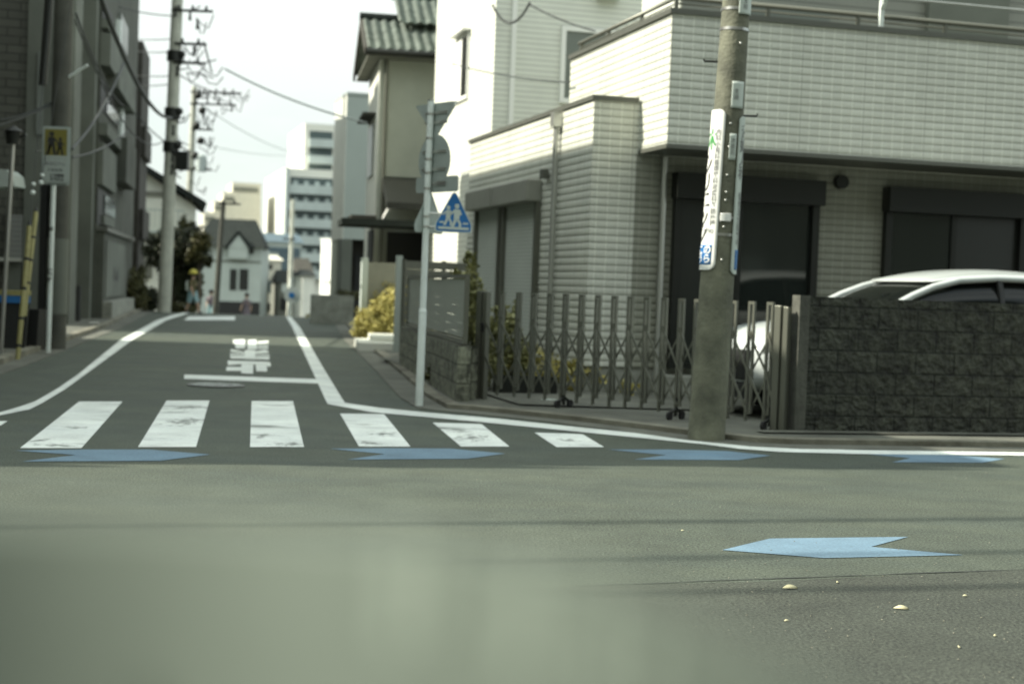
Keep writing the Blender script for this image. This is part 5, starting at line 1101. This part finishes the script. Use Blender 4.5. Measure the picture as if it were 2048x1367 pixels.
# ================================================================== PEOPLE NEAR THE CREST
def person(P, rz, h, top, bottom, label, hat=None, bag=None, stride=.18, skirt=False, arm=.0):
    r_ = empty('person',P,rz,label,'person','people walking near the crest'); s = h/1.3
    def bodyskin(name, verts, edges, rad, m, root=0):
        me = bpy.data.meshes.new(name); me.from_pydata([tuple(Vector(v)*s) for v in verts], edges, []); me.materials.append(M[m]); o = bpy.data.objects.new(name, me); COL.objects.link(o); o.parent = r_
        sk = o.modifiers.new('sk','SKIN'); 
        if not me.skin_vertices: 
            bm = bmesh.new(); bm.from_mesh(me); bm.verts.layers.skin.verify(); bm.to_mesh(me); bm.free()
        for i,q in enumerate(rad): me.skin_vertices[0].data[i].radius = (q[0]*s,q[1]*s) if isinstance(q,tuple) else (q*s,q*s)
        for i in range(len(rad)): me.skin_vertices[0].data[i].use_root = (i==root)
        ss_ = o.modifiers.new('su','SUBSURF'); ss_.levels = ss_.render_levels = 1
        return o
    st_ = stride; V = [(0,0,.66),(0,0,.80),(0,0,.95),(0,0,1.02),(0,0,1.08),(0,0,1.18),(0,0,1.25)]; E_ = [(0,1),(1,2),(2,3),(3,4),(4,5),(5,6)]; Rr = [(.105,.08),(.10,.075),(.115,.075),(.05,.045),(.04,.04),(.085,.095),(.06,.07)]
    for sd in (-1,1):
        i = len(V); V += [(sd*.065,0,.62),(sd*.07,-sd*st_*.5+.01-.03,.34),(sd*.07,-sd*st_,.06),(sd*.07,-sd*st_-.10,.025)]; E_ += [(0,i),(i,i+1),(i+1,i+2),(i+2,i+3)]; Rr += [.075,.052,.034,.03]
    for sd in (-1,1):
        i = len(V); V += [(sd*.13,0,.95),(sd*.17,sd*.08+arm*.0,.77),(sd*.17,sd*.12-.05,.60)]; E_ += [(2,i),(i,i+1),(i+1,i+2)]; Rr += [.045,.034,.024]
        # palm and five fingers
        j = len(V); V += [(sd*.17,sd*.12-.055,.56)]; E_ += [(j-1,j)]; Rr += [.022]
        for k,(dx,ln) in enumerate(((-.018,.045),(-.006,.055),(.006,.052),(.018,.04))): V += [(sd*.17+dx,sd*.12-.06-abs(dx)*.2,.56-ln)]; E_ += [(j,len(V)-1)]; Rr += [.006]
        V += [(sd*.17,sd*.12-.09,.545)]; E_ += [(j,len(V)-1)]; Rr += [.007]
    bodyskin('body',V,E_,Rr,'skin')
    # clothes
    c = MB(); rings = [(.60,.115,.085),(.70,.118,.088),(.85,.115,.082),(.95,.125,.083),(1.0,.085,.065),(1.03,.055,.05)]; n_ = 14; vs = []; fs = []
    for z,a_,b_ in rings:
        for k in range(n_): t_ = 2*math.pi*k/n_; vs.append((a_*math.cos(t_)*s,b_*math.sin(t_)*s,z*s))
    for i in range(len(rings)-1):
        for k in range(n_): fs.append((i*n_+k,i*n_+(k+1)%n_,(i+1)*n_+(k+1)%n_,(i+1)*n_+k))
    c.add(vs,fs,True)
    for sd in (-1,1): c.tube([tuple(Vector(q)*s) for q in ((sd*.10,0,.975),(sd*.135,0.0,.93),(sd*.165,sd*.06,.80))],[.055*s,.056*s,.05*s],10)
    c.build('shirt',top,r_)
    c = MB()
    if skirt:
        vs=[];fs=[]
        for z,a_ in ((.38,.17),(.5,.15),(.66,.122)):
            for k in range(n_): t_ = 2*math.pi*k/n_; vs.append((a_*math.cos(t_)*s,a_*.8*math.sin(t_)*s,z*s))
        for i in range(2):
            for k in range(n_): fs.append((i*n_+k,i*n_+(k+1)%n_,(i+1)*n_+(k+1)%n_,(i+1)*n_+k))
        c.add(vs,fs,True)
    else:
        for sd in (-1,1): c.tube([tuple(Vector(q)*s) for q in ((sd*.055,0,.67),(sd*.067,-sd*st_*.25,.48),(sd*.07,-sd*st_*.5-.02,.33))],[.09*s,.085*s,.075*s],12)
    c.build('shorts' if not skirt else 'skirt',bottom,r_)
    hr = MB().ball((0,.018*s,1.205*s),.10*s,8,(1,1.05,1)); hr.build('hair','hair',r_)
    fc = MB(); fc.ball((0,-.10*s,1.17*s),.014*s,5,(1,1.3,1.3)); fc.build('nose','skin',r_); ey = MB(); ey.ball((-.032*s,-.093*s,1.19*s),.009*s,5).ball((.032*s,-.093*s,1.19*s),.009*s,5).box(-.022*s,.022*s,-.098*s,-.092*s,1.128*s,1.134*s); ey.build('eyes','hair',r_)
    er = MB(); er.ball((-.098*s,0,1.18*s),.02*s,5,(.5,1,1.4)).ball((.098*s,0,1.18*s),.02*s,5,(.5,1,1.4)); er.build('ears','skin',r_)
    sh_ = MB()
    for sd in (-1,1): sh_.ball((sd*.07*s,(-sd*st_-.06)*s,.035*s),.05*s,8,(.8,1.7,.75))
    sh_.build('shoes','shoe',r_)
    if hat: 
        ht = MB().ball((0,0,1.25*s),.115*s,8,(1,1,.85)); ht.tube([(0,0,1.225*s),(0,0,1.235*s)],.185*s,18,r1=.15*s); ht.build('hat',hat,r_)
    if bag: tag(MB().box(-.12*s,.12*s,.09*s,.21*s,.68*s,.98*s).build('backpack',bag,r_,bevel=.03*s))
    return r_
a = dp(384,640,44.5); person((a.x,44.5,zg(44.5)),ra(60),1.28,'cloth_olive','cloth_blue','child in a yellow hat, olive top and light blue shorts walking at the crest','cloth_yellow','cloth_white',.2)
a = dp(421,640,60); person((a.x,60,zg(60)),ra(10),1.30,'cloth_mauve','cloth_blue','dark haired child in mauve top half hidden below the crest, beside the slim pole',None,None,.14)
a = dp(492,640,62); person((a.x,62,zg(62)),ra(-20),1.30,'cloth_mauve','cloth_mauve','faint figure in pinkish clothes beyond the crest in front of the hipped roof house',None,None,.1,True)

# ================================================================== FALLEN LEAVES ON THE ROAD
def leaf(u,v,size,rz,label,m='leaf_dry'):
    p = gp(u,v); n_ = 10; vs = []; 
    for i in range(n_+1): t = i/n_; wv = math.sin(math.pi*t)**.8*.42*(1-.3*t); x = (t-.5)*2; vs += [(x*size,wv*size,.004+.10*size*math.sin(math.pi*t)+.16*size*t+.32*size*(wv/.42)),(x*size,-wv*size,.004+.05*size*math.sin(math.pi*t*1.3)+.05*size)]
    fs = [(2*i,2*i+1,2*i+3,2*i+2) for i in range(n_)]
    o = MB().add(vs,fs,True).build('fallen_leaf',m); o.location=(p.x,p.y,0); o.rotation_euler=(0,0,rz); s_ = o.modifiers.new('s','SOLIDIFY'); s_.thickness=.0015; return tag(o,label,'leaf','dry leaves on the asphalt')
leaf(1580,1178,.033,.1,'pale dry leaf on the asphalt, left of the two largest'); leaf(1802,1219,.030,-.2,'pale dry leaf on the asphalt, right of the two largest')
leaf(1573,1243,.012,.5,'tiny leaf below the left large one'); leaf(1930,1193,.012,.2,'tiny brownish leaf right under the road seam','leaf_dry'); leaf(1990,1273,.012,.9,'small leaf near the right edge below the seam'); leaf(1918,1296,.014,1.3,'small leaf in the lower right corner area')
leaf(1675,1166,.012,1.0,'little leaf lying at the road seam'); leaf(1365,1062,.010,.4,'tiny pale speck of leaf left of the foreground arrow')

gr = MB(); rg = random.Random(12)
for i in range(420):
    p = gp(rg.uniform(1150,2100), rg.uniform(960,1360)) if i % 3 else gp(rg.uniform(300,2000), rg.uniform(830,1000)); s_ = rg.uniform(.0015,.0055); a_ = rg.uniform(0,6.28); c_,q_ = math.cos(a_)*s_,math.sin(a_)*s_
    gr.add([(p.x+c_,p.y+q_,.004),(p.x-q_,p.y+c_,.004),(p.x-c_*.8,p.y-q_*.8,.004),(p.x+q_,p.y-c_,.004),(p.x,p.y,.004+s_*.8)],[(0,1,4),(1,2,4),(2,3,4),(3,0,4)])
tag(gr.build('road_grit','kerb'), 'loose grit and crumbs scattered over the asphalt', kind='stuff')
# ================================================================== BLURRED LEDGE IN FRONT OF THE LENS
lg = empty('parapet',(0,0,0),0,'pale grey green ledge thrown out of focus right in front of the lens','ledge')
yy = .37
pp_ = [dp(-900,1015,yy),dp(300,1030,yy),dp(850,1050,yy),dp(1200,1110,yy),dp(1480,1230,yy),dp(1700,1365,yy),dp(1950,1560,yy)]

def ledge_slope(x):
    k = [(-9,0),(-.4,.6),(-.18,.5),(-.14,.25),(-.09,-.03),(-.05,-.22),(.0,-.20),(.04,-.14),(.10,-.10),(.25,.0),(9,0)]
    for (a,ya),(b,yb) in zip(k,k[1:]):
        if x <= b: return ya+(yb-ya)*(x-a)/(b-a)
def ledge_y(x):                                   # bow shaped to darken the left end and brighten the middle
    n = 60; a = -.05; return .36+sum(ledge_slope(a+(x-a)*(i+.5)/n) for i in range(n))*(x-a)/n
tops = []
for p,q in zip(pp_,pp_[1:]):
    for t in range(10): tops.append(p.lerp(q,t/10))
vs = []; fs = []
for p in tops:
    y = ledge_y(p.x); vs += [(p.x,y,0),(p.x,y,p.z-.0015),(p.x,y+.0005,p.z-.0005),(p.x,y+.0015,p.z),(p.x,y+.006,p.z-.004),(p.x,y+.03,0)]
n_ = len(tops)
for i in range(n_-1):
    for k in range(6): fs.append((6*i+k,6*i+(k+1)%6,6*i+6+(k+1)%6,6*i+6+k))
fs += [tuple(range(6)),tuple(range(6*n_-1,6*n_-7,-1))]
MB().add(vs,fs,True).build('coping','ledge',lg)
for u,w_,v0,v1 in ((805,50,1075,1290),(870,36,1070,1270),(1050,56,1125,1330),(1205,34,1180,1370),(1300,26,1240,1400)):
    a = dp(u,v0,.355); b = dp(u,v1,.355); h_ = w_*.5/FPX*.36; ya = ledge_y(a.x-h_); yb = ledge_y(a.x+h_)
    MB().add([(a.x-h_,ya-.0003,b.z),(a.x+h_,yb-.0003,b.z),(a.x+h_,yb-.0003,a.z),(a.x-h_,ya-.0003,a.z),(a.x-h_,ya-.0001,b.z),(a.x+h_,yb-.0001,b.z),(a.x+h_,yb-.0001,a.z),(a.x-h_,ya-.0001,a.z)],[(0,1,2,3),(7,6,5,4),(0,4,5,1),(1,5,6,2),(2,6,7,3),(3,7,4,0)]).build('glint','ledge_glint',lg)  # thin pale strips painted as highlights on the ledge
